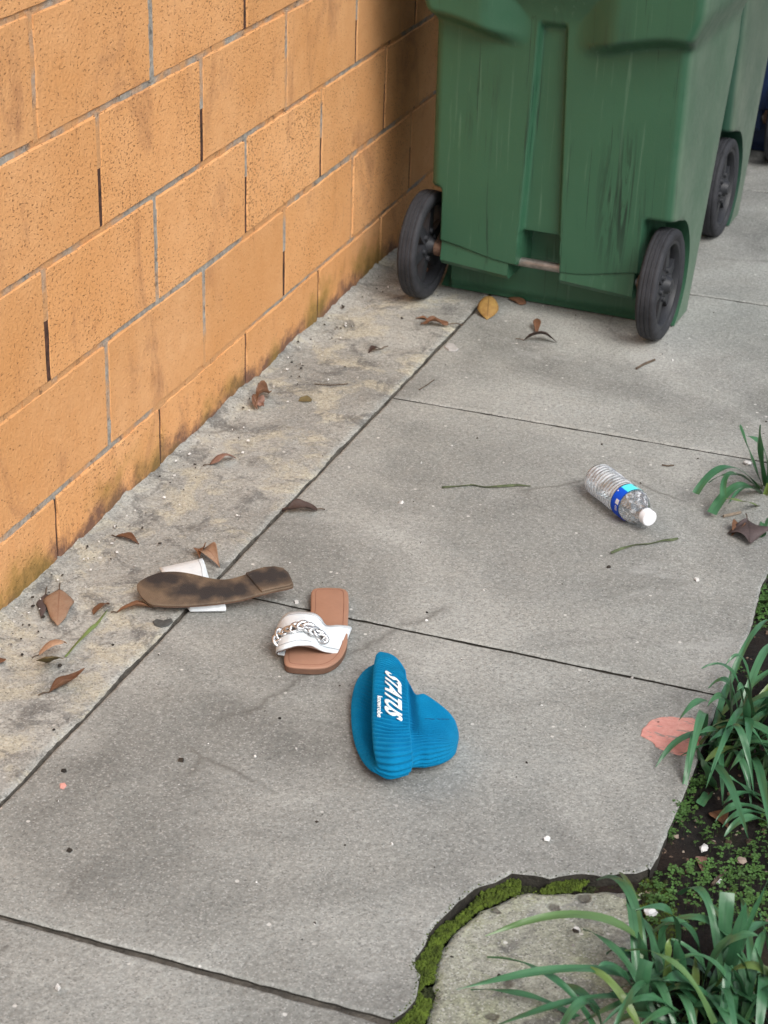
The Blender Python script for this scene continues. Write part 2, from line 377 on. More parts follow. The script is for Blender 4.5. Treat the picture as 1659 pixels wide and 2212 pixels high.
# ------------------------------------------------------------------ block wall
def block_wall():
    wall = empty('block_wall', (-.1, 1.4, 0)); tag(wall, 'orange painted concrete block wall with grey mortar joints', 'wall')
    wall.location = (0, 0, 0)
    BL, BH, D = .4064, .2032, .19
    def block_mesh(seed, gx=.012, gz=.0112):
        rg = random.Random(seed); L, Hh = BL-gx, BH-gz
        per = []
        nx, nz = 14, 7
        for i in range(nx): per.append((-L/2+L*i/nx, -Hh/2))
        for i in range(nz): per.append((L/2, -Hh/2+Hh*i/nz))
        for i in range(nx): per.append((L/2-L*i/nx, Hh/2))
        for i in range(nz): per.append((-L/2, Hh/2-Hh*i/nz))
        vs = []; n = len(per)
        for (y, z) in per: vs.append((-D, y, z))
        for (y, z) in per:
            j = rg.uniform(-.0012, .0012); vs.append((-.0030, y*(1+j/.2), z*(1+j/.1)))
        for (y, z) in per:
            d = .0016+rg.uniform(-.0006, .0016); vs.append((0, max(-L/2+d, min(L/2-d, y)), max(-Hh/2+d, min(Hh/2-d, z))))
        fs = []
        for r_ in (0, n):
            for i in range(n): fs.append((r_+i, r_+(i+1) % n, r_+n+(i+1) % n, r_+n+i))
        fs.append(tuple(range(2*n, 3*n)))
        me = bpy.data.meshes.new('brick'); me.from_pydata(vs, [], fs); me.shade_flat(); me.materials.append(MAT['block']); return me
    mk = [block_mesh(s) for s in range(4)]
    mk2 = [block_mesh(s, .010) for s in range(4, 6)]
    rg = random.Random(5)
    mv, mf = [], []; gv, gf = [], []
    def box(vv, ff, x0, x1, y0, y1, z0, z1):
        b = len(vv); vv += [(x, y, z) for x in (x0, x1) for y in (y0, y1) for z in (z0, z1)]
        ff += [tuple(b+i for i in q) for q in ((0, 1, 3, 2), (4, 6, 7, 5), (0, 4, 5, 1), (2, 3, 7, 6), (0, 2, 6, 4), (1, 5, 7, 3))]
    YA, YB = -4, 11
    for c in range(9):
        z0 = .128+(c-1)*BH
        for n in range(YA, YB):
            yy = (n+.5+(.5 if c % 2 else 0))*BL
            o = bpy.data.objects.new('brick', (mk2 if c == 0 else mk)[rg.randrange(2 if c == 0 else 4)]); link(o, wall)
            o.location = (rg.uniform(-.0012, .0012), yy+rg.uniform(-.0015, .0015), z0+BH/2+rg.uniform(-.001, .001))
            if rg.random() < .5: o.scale = (1, 1, 1)
            hy = (n+(.5 if c % 2 else 0))*BL
            rec = -.0004-rg.random()**2*.0035
            if c == 0: box(gv, gf, -.15, -.0035, hy-.012, hy+.012, z0+.03, z0+BH-.008); 
            elif rg.random() < .42: box(gv, gf, -.15, -.0018, hy-.012, hy+.012, z0+.006, z0+BH-.006); box(mv, mf, -.15, -.0010, hy-.0085, hy+.0085, z0+BH-.05-.06*rg.random(), z0+BH-.002)
            else:
                seg = 8
                for k in range(seg):
                    a, b = z0+.002+(BH-.004)*k/seg, z0+.002+(BH-.004)*(k+1)/seg
                    box(mv, mf, -.15, rec-.0012*rg.random(), hy-.0085, hy+.0085, a, b)
            if c < 8:
                for k in range(14):
                    a, b = yy-BL/2+BL*k/14, yy-BL/2+BL*(k+1)/14
                    box(mv, mf, -.15, -.0018-.0016*rg.random()-.0030*max(0, noise.noise(Vector((a*3, z0*7, 0)))+.3), a, b, z0+BH-.0085, z0+BH+.0085)
    m = mesh('mortar', mv, mf, 'mortar', wall, smooth=False)
    mesh('joint_gap', gv, gf, 'gap', wall, smooth=False)
block_wall()

# ------------------------------------------------------------------ wheeled bins
def bin_proto():
    root = empty('wheeled_bin', (0, 0, 0))
    HW = .284; SH = .020
    def well(u, z):                       # 1 inside the wheel recess
        return smooth01(.234, .250, abs(u))*(1-smooth01(.252, .274, z))
    def face(u, z):
        # channel between the two raised panels
        t = (z-.19)/.45; cl = -.066+.014*t; cr = .030-.016*t
        e = .008
        ch = smooth01(cl-e*.2, cl+e, u)*(1-smooth01(cr-e, cr+e*.2, u))*(1-smooth01(.652, .672, z))
        zb = .100+.030*smooth01(.06, .26, abs(u+.018))
        base = 1-smooth01(zb-.006, zb+.020, z)
        v = .050
        v += .018*ch
        hole = ch*(1-smooth01(.185, .20, z)); v += .06*hole
        v = v+(.135-v)*base
        zl = .612+.040*smooth01(.05, .27, abs(u+.018)); wz = .022
        bul = smooth01(zl-wz*.5, zl+wz*1.2, z)*smooth01(.045, .16, abs(u+.018))
        bul = max(bul, smooth01(.66, .80, z))
        v += (.006-v)*bul*(1-ch)
        v += .012*(1-smooth01(0, .03, z))
        k = well(u+SH, z); v = v+(max(v, .082+math.sqrt(max(.0036, .0204-(z-.1255)**2)))-v)*k
        return v
    us = []
    nu = 230
    for i in range(nu+1): us.append(-1+2*i/nu)
    zs = []; z = 0.0
    while z < 1.0001:
        zs.append(z); z += .0022 if .085 < z < .16 else (.0055 if z < .74 else .02)
    vs = []; ring = None
    for z in zs:
        hw = HW+.006*z+(.030*smooth01(.63, .74, z))
        lp = []
        for t in us:
            u = t*hw; ax = abs(u); rc = .024
            v = face(u, z)
            if ax > hw-rc and well(u+SH, z) < .5: q = (ax-(hw-rc))/rc; v += rc*(1-math.sqrt(max(0, 1-q*q)))
            lp.append((u, v))
        vc = .255+.36*min(z, .58); rr_ = .10
        side = [(hw, lp[-1][1]+(vc-lp[-1][1])*k/6) for k in range(1, 7)]
        arc = [(hw-rr_+rr_*math.cos(a), vc+rr_*.8*math.sin(a)) for a in [math.pi/2*k/7 for k in range(1, 8)]]
        fr = [((hw-rr_)*(1-2*k/6), vc+rr_*.8) for k in range(1, 7)]
        arc2 = [(-x, y) for x, y in arc[::-1]][1:]; side2 = [(-x, y) for x, y in side[::-1]]
        loop = lp+side+arc+fr[:-1]+[(-x, y) for x, y in arc[::-1]]+side2[1:]
        ring = len(loop); vs += [(x+SH, y, z+.004) for x, y in loop]
    fs = grid_faces(len(zs), ring, True); fs.append(tuple(range(ring))[::-1]); fs.append(tuple(range((len(zs)-1)*ring, len(zs)*ring)))
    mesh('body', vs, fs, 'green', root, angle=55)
    # lid
    hw = HW+.05; lv = []; loops = 0
    for (zz, s_) in ((.99, 1.0), (1.005, 1.03), (1.03, 1.03), (1.05, 1.0), (1.075, .88), (1.085, .5)):
        for k in range(40):
            a = 2*math.pi*k/40; c_, s2 = math.cos(a), math.sin(a)
            lv.append((SH+hw*s_*math.copysign(abs(c_)**.35, c_), .265+.30*s_*math.copysign(abs(s2)**.35, s2), zz))
        loops += 1
    lf = grid_faces(loops, 40, True); lf.append(tuple(range(40))[::-1]); lf.append(tuple(range((loops-1)*40, loops*40)))
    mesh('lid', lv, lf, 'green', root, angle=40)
    # handle bar with its two arms
    tube('handle', [Vector((-.20, -.01, .96)), Vector((-.20, -.075, .975)), Vector((0, -.08, .975)), Vector((.20, -.075, .975)), Vector((.20, -.01, .96))], .014, 'green', root, 12)
    # axle brackets: folded flaps under each panel
    for s0, s1, sl in ((-.232, -.068, -.012), (.055, .226, -.010)):
        n = 8; bv = []
        for k in range(n+1):
            u = s0+(s1-s0)*k/n; dz = sl*k/n
            for v, z in ((.14, .150), (.056, .148), (.050, .105+dz), (.060, .094+dz), (.14, .094+dz)): bv.append((u, v, z))
        bf = grid_faces(n+1, 5); bf += [(0, 1, 2, 3, 4)[::-1], tuple(range(n*5, n*5+5))]
        mesh('axle_bracket', bv, bf, 'green', root, angle=30)
    tube('axle', [Vector((-.285, .078, .122)), Vector((-.1, .078, .122)), Vector((.1, .078, .122)), Vector((.285, .078, .122))], .0105, 'steel', root, 12)
    for sx in (-1, 1):
        tube('spacer', [Vector((sx*.232, .078, .122)), Vector((sx*.243, .078, .122)), Vector((sx*.254, .078, .122))], .019, 'rust', root, 12)
    # wheels
    def lathe(prof, k=56):
        vv = []
        for (r_, x) in prof: vv += [(x, r_*math.cos(2*math.pi*j/k), r_*math.sin(2*math.pi*j/k)) for j in range(k)]
        return vv, grid_faces(len(prof), k, True)
    for sx in (-1, 1):
        rv, rf = lathe([(.092, -.017), (.101, -.018), (.101, .018), (.092, .017), (.088, .010), (.088, -.010), (.092, -.017)])
        def addbox(c0, c1, w0, w1, d0, d1, a):
            b = len(rv); ca, sa = math.cos(a), math.sin(a)
            for (rad, wd, dp) in ((c0, w0, d0), (c1, w1, d1)):
                for sgw in (-1, 1):
                    for sgd in (-1, 1):
                        yy, zz = rad, sgw*wd; rv.append((sgd*dp, yy*ca-zz*sa, yy*sa+zz*ca))
            rf.extend([tuple(b+i for i in q) for q in ((0, 1, 3, 2), (4, 6, 7, 5), (0, 4, 5, 1), (2, 3, 7, 6), (0, 2, 6, 4), (1, 5, 7, 3))])
        for k in range(6): addbox(.012, .094, .015, .011, .010, .006, 2*math.pi*k/6+.26)
        hv, hf = lathe([(.0, -.026), (.016, -.026), (.021, -.012), (.024, 0), (.021, .012), (.015, .026), (.0, .027)], 20); b = len(rv); rv += hv; rf += [tuple(b+i for i in f) for f in hf]
        for k in range(6):        # raised bosses where the spokes leave the hub
            a = 2*math.pi*k/6+.26; cy, cz = .032*math.cos(a), .032*math.sin(a)
            bv, bf = lathe([(.0, -.015), (.006, -.015), (.009, .0), (.006, .015), (.0, .015)], 10); b = len(rv)
            rv += [(x, y+cy, z+cz) for x, y, z in bv]; rf += [tuple(b+i for i in f) for f in bf]
        wv = mesh('wheel', rv, rf, 'rim', root, angle=40); wv.location = (sx*.281, .078, .1255)
        prof = [(.099, -.018), (.104, -.0215), (.116, -.0225), (.1225, -.019), (.1245, -.014), (.1230, -.0095), (.1250, -.008), (.1250, -.001), (.1235, .0), (.1250, .001), (.1250, .008), (.1230, .0095), (.1245, .014), (.1225, .019), (.116, .0225), (.104, .0215), (.099, .018)]
        tv, tf = lathe(prof, 72); mesh('tyre', tv, tf, 'rubber', wv, angle=50)
    return root
def copy_tree(o, parent=None, mat=None):
    c = o.copy(); COL.objects.link(c)
    if parent: c.parent = parent
    if mat and c.type == 'MESH' and o.data.materials and o.data.materials[0] == MAT['green']:
        c.material_slots[0].link = 'OBJECT'; c.material_slots[0].material = MAT[mat]
    for ch in list(o.children): copy_tree(ch, c, mat)
    return c
b1 = bin_proto(); b2 = copy_tree(b1, None, 'shadegreen'); b3 = copy_tree(b1, None, 'blue')
for b, loc, rz, lab in ((b1, (.437, 1.385, 0), -3.4, 'scuffed green wheeled rubbish bin with its left wheel against the orange wall'),
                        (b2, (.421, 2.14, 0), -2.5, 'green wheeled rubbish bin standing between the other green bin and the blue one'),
                        (b3, (.462, 2.86, 0), -2, 'dark blue wheeled bin behind the two green bins')):
    b.location = loc; b.rotation_euler = (0, 0, R(rz)); tag(b, lab, 'bin', 'wheeled bins standing in a row along the wall')

# ------------------------------------------------------------------ materials of the small things
def m_leaf(name, base, vein, dark):
    a = NT(name); p = a.obj(); uv = a.uv(); rr = a.rnd()
    c = a.mix(a.ramp(a.noise(p, 60, 5, .65), [(.3, 0), (.72, 1)]), base, dark)
    c = a.mix(1.0, c, a.ramp(rr, [(0, .8), (1, 1.15)]), 'MULTIPLY')
    v = a.math('ABSOLUTE', a.math('SUBTRACT', a.sep(uv, 1), .5))
    c = a.mix(a.ramp(v, [(.012, .9), (.035, 0)]), c, vein)
    side = a.n('TexWave', {'Vector': a.add(a.scale(uv, (9, 0, 0)), a.n('CombineXYZ', {0: a.math('MULTIPLY', v, -5.0)})), 'Scale': 1.0, 'Distortion': .3})
    c = a.mix(a.ramp(side, [(.90, 0), (.97, .35)]), c, vein)
    return a.done(c, .62, a.bump(a.noise(p, 220, 3), .4, .003), Specular_IOR_Level=.3)
LEAFM = {'tan': m_leaf('dry_leaf_tan', (.40, .27, .185), (.22, .12, .075), (.30, .17, .105)),
         'pink': m_leaf('dry_leaf_pink', (.33, .20, .155), (.17, .09, .07), (.22, .12, .09)),
         'brown': m_leaf('dry_leaf_brown', (.21, .105, .055), (.09, .045, .03), (.12, .058, .034)),
         'dark': m_leaf('dry_leaf_dark', (.075, .048, .040), (.035, .024, .02), (.045, .030, .026)),
         'gold': m_leaf('dry_leaf_gold', (.36, .235, .075), (.15, .085, .03), (.22, .12, .04)),
         'grey': m_leaf('dry_leaf_grey', (.115, .088, .088), (.06, .045, .045), (.08, .06, .06)),
         'olive': m_leaf('dry_leaf_olive', (.15, .12, .055), (.08, .06, .03), (.10, .075, .035))}
def m_blade():
    a = NT('strap_leaf_green'); p = a.obj(); uv = a.uv(); rr = a.rnd()
    c = a.mix(a.ramp(rr, [(0, 0), (1, 1)]), (.030, .112, .050), (.060, .168, .074))
    c = a.mix(a.ramp(a.noise(p, 25, 4), [(.35, 0), (.7, .6)]), c, (.07, .175, .085))
    v = a.math('ABSOLUTE', a.math('SUBTRACT', a.sep(uv, 1), .5))
    fine = a.n('TexWave', {'Vector': a.scale(uv, (0, 16, 0)), 'Scale': 1.0, 'Distortion': .4}); fine
    c = a.mix(a.ramp(v, [(.02, .35), (.10, 0)]), c, (.025, .085, .04))
    c = a.mix(a.ramp(a.sep(uv, 0), [(.0, .75), (.22, 0)]), c, (.09, .16, .035))
    c = a.mix(a.ramp(a.n('TexWhiteNoise', {'W': rr}, out=0, noise_dimensions='1D'), [(.90, 0), (.93, .7)]), c, (.16, .22, .05))
    tipc = a.ramp(a.math('ADD', a.sep(uv, 0), a.math('MULTIPLY', a.noise(p, 90, 3), .02)), [(1.0, 0), (1.02, .6)])
    c = a.mix(tipc, c, (.25, .18, .07))
    a.b.inputs['Subsurface Weight'].default_value = 0.0
    return a.done(c, .32, a.bump(a.math('ADD', fine, a.noise(p, 120, 2)), .12, .002), Specular_IOR_Level=.5)
MAT['blade'] = m_blade()
MAT['young'] = plain('yellow_green_leaf', (.16, .22, .075), .5, .25, 40)
MAT['strip'] = plain('wilted_green_leaf', (.095, .12, .06), .6, .6, 60, .6)
MAT['twig'] = plain('dry_twig', (.10, .075, .055), .85, .4, 80, .6)
MAT['paletwig'] = plain('pale_twig', (.26, .21, .16), .85, .35, 80, .6)
MAT['white'] = plain('white_chip', (.74, .74, .73), .7, .12, 60, .3)
MAT['moss'] = plain('moss', (.070, .105, .012), .95, .65, 70, 1.0)
MAT['mossdark'] = plain('dark_moss', (.030, .038, .012), .95, .6, 60, 1.0)
MAT['cover'] = plain('ground_cover_green', (.055, .125, .028), .6, .5, 18, .2)
def m_litter():
    a = NT('soil_litter'); p = a.pos(); g = a.vor(p, 90, out=1)
    return a.done(a.ramp(a.sep(g, 0), [(0, (.02, .015, .012)), (.45, (.06, .04, .028)), (.8, (.15, .10, .07)), (1, (.35, .30, .24))]), .9)
MAT['litter'] = m_litter()
def m_specks():
    a = NT('grit'); p = a.pos(); g = a.vor(p, 60, out=1)
    return a.done(a.ramp(a.sep(g, 1), [(.0, (.02, .018, .016)), (.55, (.05, .04, .03)), (.62, (.6, .59, .57)), (1, (.75, .75, .74))]), .85)
MAT['grit'] = m_specks()

# ------------------------------------------------------------------ fallen leaves
def fallen_leaf(name, base_px, tip_px, width, mat, label, curl=.6, bend=.25, lift=0.0, stem=.3, twist=0.0, z=0.0, wav=.0, seed=0, tilt=0.0, pointy=1.0):
    """Leaf from stem end (pixel) to tip (pixel); width in metres; curl rolls the sides up, bend arches the midrib."""
    a, b = px(*base_px, z), px(*tip_px, z)
    ax = (b-a); L = ax.length; ax.normalize(); sd_ = Vector((-ax.y, ax.x, 0)); rg = random.Random(seed)
    nu, nv = 15, 9; vs, uvs = [], []
    l0 = L*stem if stem > 0 else 0
    for i in range(nu):
        t = i/(nu-1); w_ = width*.5*(math.sin(math.pi*min(1, t**.85))**1.15 if 0 < t < 1 else 0)*(1-.25*t*pointy)+.0008
        if t > .93: w_ *= .8
        zc = bend*L*math.sin(math.pi*t)*.5+lift*L*t
        ang = twist*(t-.5)+tilt
        for j in range(nv):
            s_ = -1+2*j/(nv-1); phi = s_*curl*(1+.25*math.sin(t*7+seed))
            cc = curl if abs(curl) > .05 else .05; yy = w_*math.sin(phi)/cc; zz = w_*(1-math.cos(phi))/cc
            zz += wav*width*math.sin(t*9+seed*2+s_)*abs(s_)+.012*width*rg.uniform(-1, 1)
            y2 = yy*math.cos(ang)-zz*math.sin(ang); z2 = yy*math.sin(ang)+zz*math.cos(ang)
            vs.append(a+ax*(l0+(L-l0)*t)+sd_*y2+Vector((0, 0, zc+z2))); uvs.append((t, .5+.5*s_))
    lo = min(v.z for v in vs); sh = z+.0012-lo
    vs = [v+Vector((0, 0, sh)) for v in vs]
    org = Vector((a.lerp(b, .5).x, a.lerp(b, .5).y, z))
    o = mesh(name, [v-org for v in vs], grid_faces(nu, nv), LEAFM[mat], uvs=uvs); o.location = org
    md = o.modifiers.new('thickness', 'SOLIDIFY'); md.thickness = .0006; md.offset = 0
    if stem > 0:
        st = vs[4]-org; e = Vector((a.x, a.y, z+.0015+.12*l0))-org
        tube('stem', [st+(vs[nv+4]-vs[4])*.4, st, st.lerp(e, .5)+Vector((0, 0, .1*l0)), e], lambda t: .0009+.0004*t, 'twig', o, 5)
    return tag(o, label, 'leaf', 'dry leaves fallen on the paving')
K3 = lambda x, y: (x*.4960, 658.3+y*.4960)       # helper scales for the zoomed views that were measured
KB = lambda x, y: (850.3+x*.248, 592.5+y*.248)
KP = lambda x, y: (1426.4+x*.1736, 877.8+y*.1736)
L_ = fallen_leaf
L_('fallen_leaf', K3(885, 706), K3(1028, 672), .036, 'pink', 'pinkish brown leaf arched on the pale footing between two dark joints', -.6, .45, 0, .2, seed=1, tilt=-.3)
L_('fallen_leaf', K3(1415, 898), K3(1228, 908), .042, 'dark', 'very dark curled leaf lying across the long joint', 1.2, .15, 0, .18, .8, seed=2, wav=.1)
L_('fallen_leaf', K3(488, 1008), K3(606, 1046), .024, 'brown', 'small rolled brown leaf on the footing between sandal and wall', 1.3, .2, 0, .12, seed=3)
L_('fallen_leaf', K3(868, 1080), K3(958, 1148), .034, 'tan', 'pale tan leaf standing against the white strap of the overturned sandal', .9, .5, 0, 0, .3, seed=4, tilt=.3)
L_('fallen_leaf', K3(884, 1072), K3(868, 1125), .024, 'brown', 'folded dark brown leaf behind the overturned sandal strap', .8, .5, .2, 0, seed=5, tilt=.5)
L_('fallen_leaf', K3(205, 1238), K3(182, 1372), .026, 'grey', 'narrow grey brown leaf leaning beside a large pale leaf', -.4, .1, 0, .22, seed=6, tilt=.2)
L_('fallen_leaf', K3(262, 1222), K3(252, 1412), .056, 'tan', 'large pale diamond shaped leaf with a dark midrib near the wall', -.5, .08, 0, .18, seed=7, tilt=-.1, pointy=.5)
L_('fallen_leaf', K3(408, 1352), K3(478, 1308), .026, 'brown', 'small orange brown leaf at the tip of the green stem', .6, .35, 0, 0, seed=8, tilt=-.4)
L_('fallen_leaf', K3(482, 1345), K3(668, 1325), .030, 'brown', 'long curled brown leaf under the toe of the overturned sandal', .9, .25, 0, .15, seed=9, tilt=-.35)
L_('fallen_leaf', K3(140, 1545), K3(292, 1480), .045, 'tan', 'pale folded leaf resting on an olive one next to the green stem', -.6, .5, .0, .18, seed=10, tilt=-.5, z=.012)
L_('fallen_leaf', K3(160, 1585), K3(278, 1575), .040, 'olive', 'olive brown mottled leaf beneath a pale folded leaf', -.4, .25, 0, 0, seed=11, tilt=-.7)
L_('fallen_leaf', (84, 1505), (184, 1470), .034, 'brown', 'twisted brown leaf with a hooked stem on the footing near the long joint', 1.0, -.1, .25, .22, .9, seed=12, tilt=-.3)
L_('fallen_leaf', K3(1170, 390), K3(1108, 462), .040, 'brown', 'crumpled leaf caught in the corner under a rusty joint', 1.3, .4, .1, 0, 1.2, seed=13, wav=.25)
L_('fallen_leaf', K3(1110, 430), K3(1150, 468), .030, 'pink', 'torn pinkish leaf lying in the crumpled leaf by the wall', 1.0, .2, .1, 0, .5, seed=31, wav=.2)
L_('fallen_leaf', K3(1358, 415), K3(1300, 422), .028, 'olive', 'small flat olive brown leaf on the middle of the footing', .3, .15, 0, 0, seed=14, tilt=-.2)
L_('fallen_leaf', K3(1690, 188), K3(1605, 212), .022, 'dark', 'small dark leaf with a thin stem near the bin end of the footing', .6, .3, 0, .4, seed=15)
L_('fallen_leaf', (-14, 1440), (5, 1424), .03, 'brown', 'reddish brown leaf cut off beside the lowest block', .5, .3, 0, 0, seed=16)
L_('fallen_leaf', KB(605, 462), KB(235, 445), .026, 'brown', 'shrivelled brown leaf pointing at the long joint in front of the bin', .9, .12, 0, .35, .5, seed=17, wav=.2)
L_('fallen_leaf', KB(345, 398), KB(190, 388), .011, 'brown', 'thin curled brown sliver behind the shrivelled leaf', .9, .1, 0, .3, seed=18)
L_('fallen_leaf', KB(815, 400), KB(828, 235), .052, 'gold', 'golden brown curled leaf lying in front of the bin', -.5, .35, .08, 0, seed=19, pointy=1.4)
L_('fallen_leaf', KB(1150, 272), KB(1000, 218), .028, 'brown', 'small orange brown leaf close under the green bin', -.5, .2, 0, 0, seed=20, tilt=-.25)
L_('fallen_leaf', KB(1062, 575), KB(1420, 600), .040, 'dark', 'dark folded leaf with a long stem lying before the bin', .6, .40, 0, .2, .4, seed=21, tilt=-.5)
L_('fallen_leaf', KB(1245, 520), KB(1245, 438), .018, 'brown', 'upturned orange tip of the dark folded leaf', .5, .2, .25, 0, seed=22)
L_('fallen_leaf', KP(1060, 1370), KP(1110, 1750), .060, 'grey', 'broad greyish purple leaf at the foot of the small strap leaved plant', -.35, .15, 0, .30, seed=23, wav=.1, tilt=.1, pointy=-.4)
L_('fallen_leaf', KP(1020, 1510), KP(890, 1620), .034, 'brown', 'rolled orange brown leaf touching the broad grey leaf', 1.4, .3, 0, 0, seed=24)
L_('fallen_leaf', (1540, 1755), (1572, 1790), .03, 'brown', 'brown leaf lying on the soil under the middle plant', .5, .2, 0, 0, seed=25, z=-.02)
L_('fallen_leaf', (1512, 1852), (1518, 1885), .018, 'pink', 'small pointed leaf fragment on the bare soil', .5, .2, 0, 0, seed=26, z=-.02)
L_('fallen_leaf', (918, 560), (905, 602), .034, 'tan', 'torn dry leaf stuck inside the bin wheel beside the wall', 1.1, .2, 0, 0, .8, seed=41, wav=.3, z=.045)
L_('fallen_leaf', (916, 592), (910, 612), .024, 'brown', 'brown leaf scrap lodged low in the bin wheel beside the wall', 1.0, .2, 0, 0, .8, seed=42, wav=.3, z=.03)
# dark flattened leaf on the long joint
def flat_patch(name, pts, z, th, mat, label, cat, jit=.002, seed=3, bev=.0015):
    o = plate(name, densify([px(*q, z) for q in pts], .006, jit, seed=seed), z+th, th, mat, bev=(bev, th*.8)); return tag(o, label, cat)
MAT['darkleaf'] = plain('flattened_leaf', (.075, .078, .075), .85, .35, 80, .5)
flat_patch('flattened_leaf', [K3(*q) for q in [(665, 1382), (680, 1372), (712, 1376), (745, 1368), (752, 1382), (735, 1398), (700, 1405), (672, 1397)]], .0005, .0022, 'darkleaf', 'dark grey flattened leaf stuck on the edge of the long joint', 'leaf')
MAT['palechip'] = plain('pale_flake', (.42, .41, .40), .85, .15, 60, .4)
flat_patch('mortar_flake', [KB(*q) for q in [(435, 640), (470, 605), (520, 610), (565, 655), (540, 675), (480, 668)]], .0005, .003, 'palechip', 'pale flat mortar flake beside the long joint', 'flake')
# salmon paint spill
def m_pink():
    a = NT('salmon_paint'); p = a.pos()
    c = a.ramp(a.noise(p, 25, 5, .6), [(.3, (.64, .29, .25)), (.7, (.73, .37, .32))])
    wear = a.ramp(a.noise(a.scale(a.add(p, (1.3, 2, 0)), (1, 2.2, 1)), 26, 6, .7, .8), [(.535, 0), (.62, .9)])
    c = a.mix(wear, c, (.27, .25, .225)); fine = a.noise(p, 120, 3, .7)
    c = a.mix(.4, c, a.ramp(fine, [(.28, .3), (.5, .5), (.74, .75)]), 'OVERLAY')
    return a.done(c, .8, a.bump(fine, .5, .003))
MAT['pink'] = m_pink()
KQ = lambda x, y: (1261.8+x*.2728, 1261.8+y*.2728)
flat_patch('paint_patch', [KQ(*q) for q in [(460, 1200), (490, 1120), (560, 1070), (640, 1062), (700, 1050), (790, 1052), (850, 1060), (910, 1085), (945, 1130), (960, 1170), (945, 1230), (920, 1280), (880, 1325), (800, 1362), (740, 1352), (690, 1330), (600, 1312), (556, 1280), (520, 1245)]], .0004, .0014, 'pink', 'patch of salmon pink paint spilt on the concrete beside the plants', 'paint', .0055)
flat_patch('paint_chip', [(130, 1693), (141, 1691), (145, 1697), (139, 1706), (131, 1703)], .0004, .0012, 'pink', 'tiny salmon pink paint chip near the long joint', 'paint', .001)

# green leaf strips and twigs
def strip(name, pts, width, mat, label, cat='leaf', z=.003, seed=0):
    P = [px(*q, z) for q in pts]; n = len(P); vs, uvs = [], []
    N_ = 20; Q = []
    for i in range(N_):
        t = i/(N_-1)*(n-1); k = min(n-2, int(t)); Q.append(P[k].lerp(P[k+1], t-k))
    for i, q in enumerate(Q):
        t = i/(N_-1); tn = (Q[min(N_-1, i+1)]-Q[max(0, i-1)]).normalized(); sd_ = Vector((-tn.y, tn.x, 0))
        w_ = width*.5*(.35+.65*math.sin(math.pi*min(1, .12+t*.8)))
        for j, s_ in enumerate((-1, 0, 1)):
            vs.append(q+sd_*(w_*s_)+Vector((0, 0, .0016*math.sin(t*8+seed)*(s_+.3)+(-.001 if j == 1 else .0005))))
            uvs.append((t, j/2))
    lo = min(v.z for v in vs); vs = [v+Vector((0, 0, .0012-lo)) for v in vs]
    org = Vector((Q[N_//2].x, Q[N_//2].y, 0))
    o = mesh(name, [v-org for v in vs], grid_faces(N_, 3), mat, uvs=uvs); o.location = org
    md = o.modifiers.new('thickness', 'SOLIDIFY'); md.thickness = .0009; md.offset = 0
    return tag(o, label, cat)
KT = lambda x, y: (1207+x*.2725, 932.6+y*.2725)
strip('torn_leaf_strip', [KT(415, 962), KT(500, 925), KT(620, 890), KT(720, 885), KT(820, 862), KT(900, 858), KT(948, 845)], .0045, 'strip', 'wilted green strap leaf piece lying beside the water bottle cap', seed=1)
strip('torn_leaf_strip', [(955, 1053), (985, 1050), (1020, 1046), (1050, 1052), (1090, 1050), (1120, 1048), (1146, 1049)], .0045, 'strip', 'thin wilted green leaf piece alone on the middle slab', seed=2)
strip('green_stem', [K3(285, 1525), K3(330, 1470), K3(390, 1410), K3(420, 1385), K3(466, 1322)], .0055, 'young', 'fresh green stem lying on the footing among dry leaves', 'stem', .006, seed=3)
def twig(pts, rad, mat, label, z=.002):
    P = [px(*q, z) for q in pts]; org = Vector((P[0].x, P[0].y, 0))
    o = tube('twig', [p-org for p in P], rad, mat, None, 6); o.location = org; return tag(o, label, 'twig')
twig([K3(1370, 345), K3(1440, 350), K3(1515, 344)], .0011, 'twig', 'thin black twig lying on the footing near the wall')
twig([KP(785, 1365), KP(880, 1345), KP(1000, 1318)], .0028, 'paletwig', 'pale stick at the foot of the small strap leaved plant', .004)
twig([KT(818, 262), KT(860, 270), KT(912, 266)], .0016, 'twig', 'short curved brown twig on the slab above the bottle')
twig([(1375, 796), (1390, 787), (1414, 777)], .0028, 'twig', 'small dark twig on the slab before the bin wheel', .003)
twig([(905, 842), (925, 830), (938, 820)], .0011, 'twig', 'wispy brown twig at the corner of two joints')
twig([(1538, 1911), (1552, 1896), (1566, 1881)], .0024, 'twig', 'grey woody stick lying on the soil', -.012)

# ------------------------------------------------------------------ generic soft shapes
def catmull(tab, s):
    """Smooth interpolation of [(s, value-tuple)...]."""
    n = len(tab)
    if s <= tab[0][0]: k = 0
    else:
        k = n-2
        for i in range(n-1):
            if tab[i][0] <= s <= tab[i+1][0]: k = i; break
    s0, s1 = tab[k][0], tab[k+1][0]; t = (s-s0)/(s1-s0)
    out = []
    for c in range(len(tab[0][1])):
        p1, p2 = tab[k][1][c], tab[k+1][1][c]
        m1 = ((p2-tab[k-1][1][c])/(s1-tab[k-1][0]) if k > 0 else (p2-p1)/(s1-s0))*(s1-s0)
        m2 = ((tab[k+2][1][c]-p1)/(tab[k+2][0]-s0) if k+2 < n else (p2-p1)/(s1-s0))*(s1-s0)
        t2, t3 = t*t, t*t*t
        out.append((2*t3-3*t2+1)*p1+(t3-2*t2+t)*m1+(-2*t3+3*t2)*p2+(t3-t2)*m2)
    return out
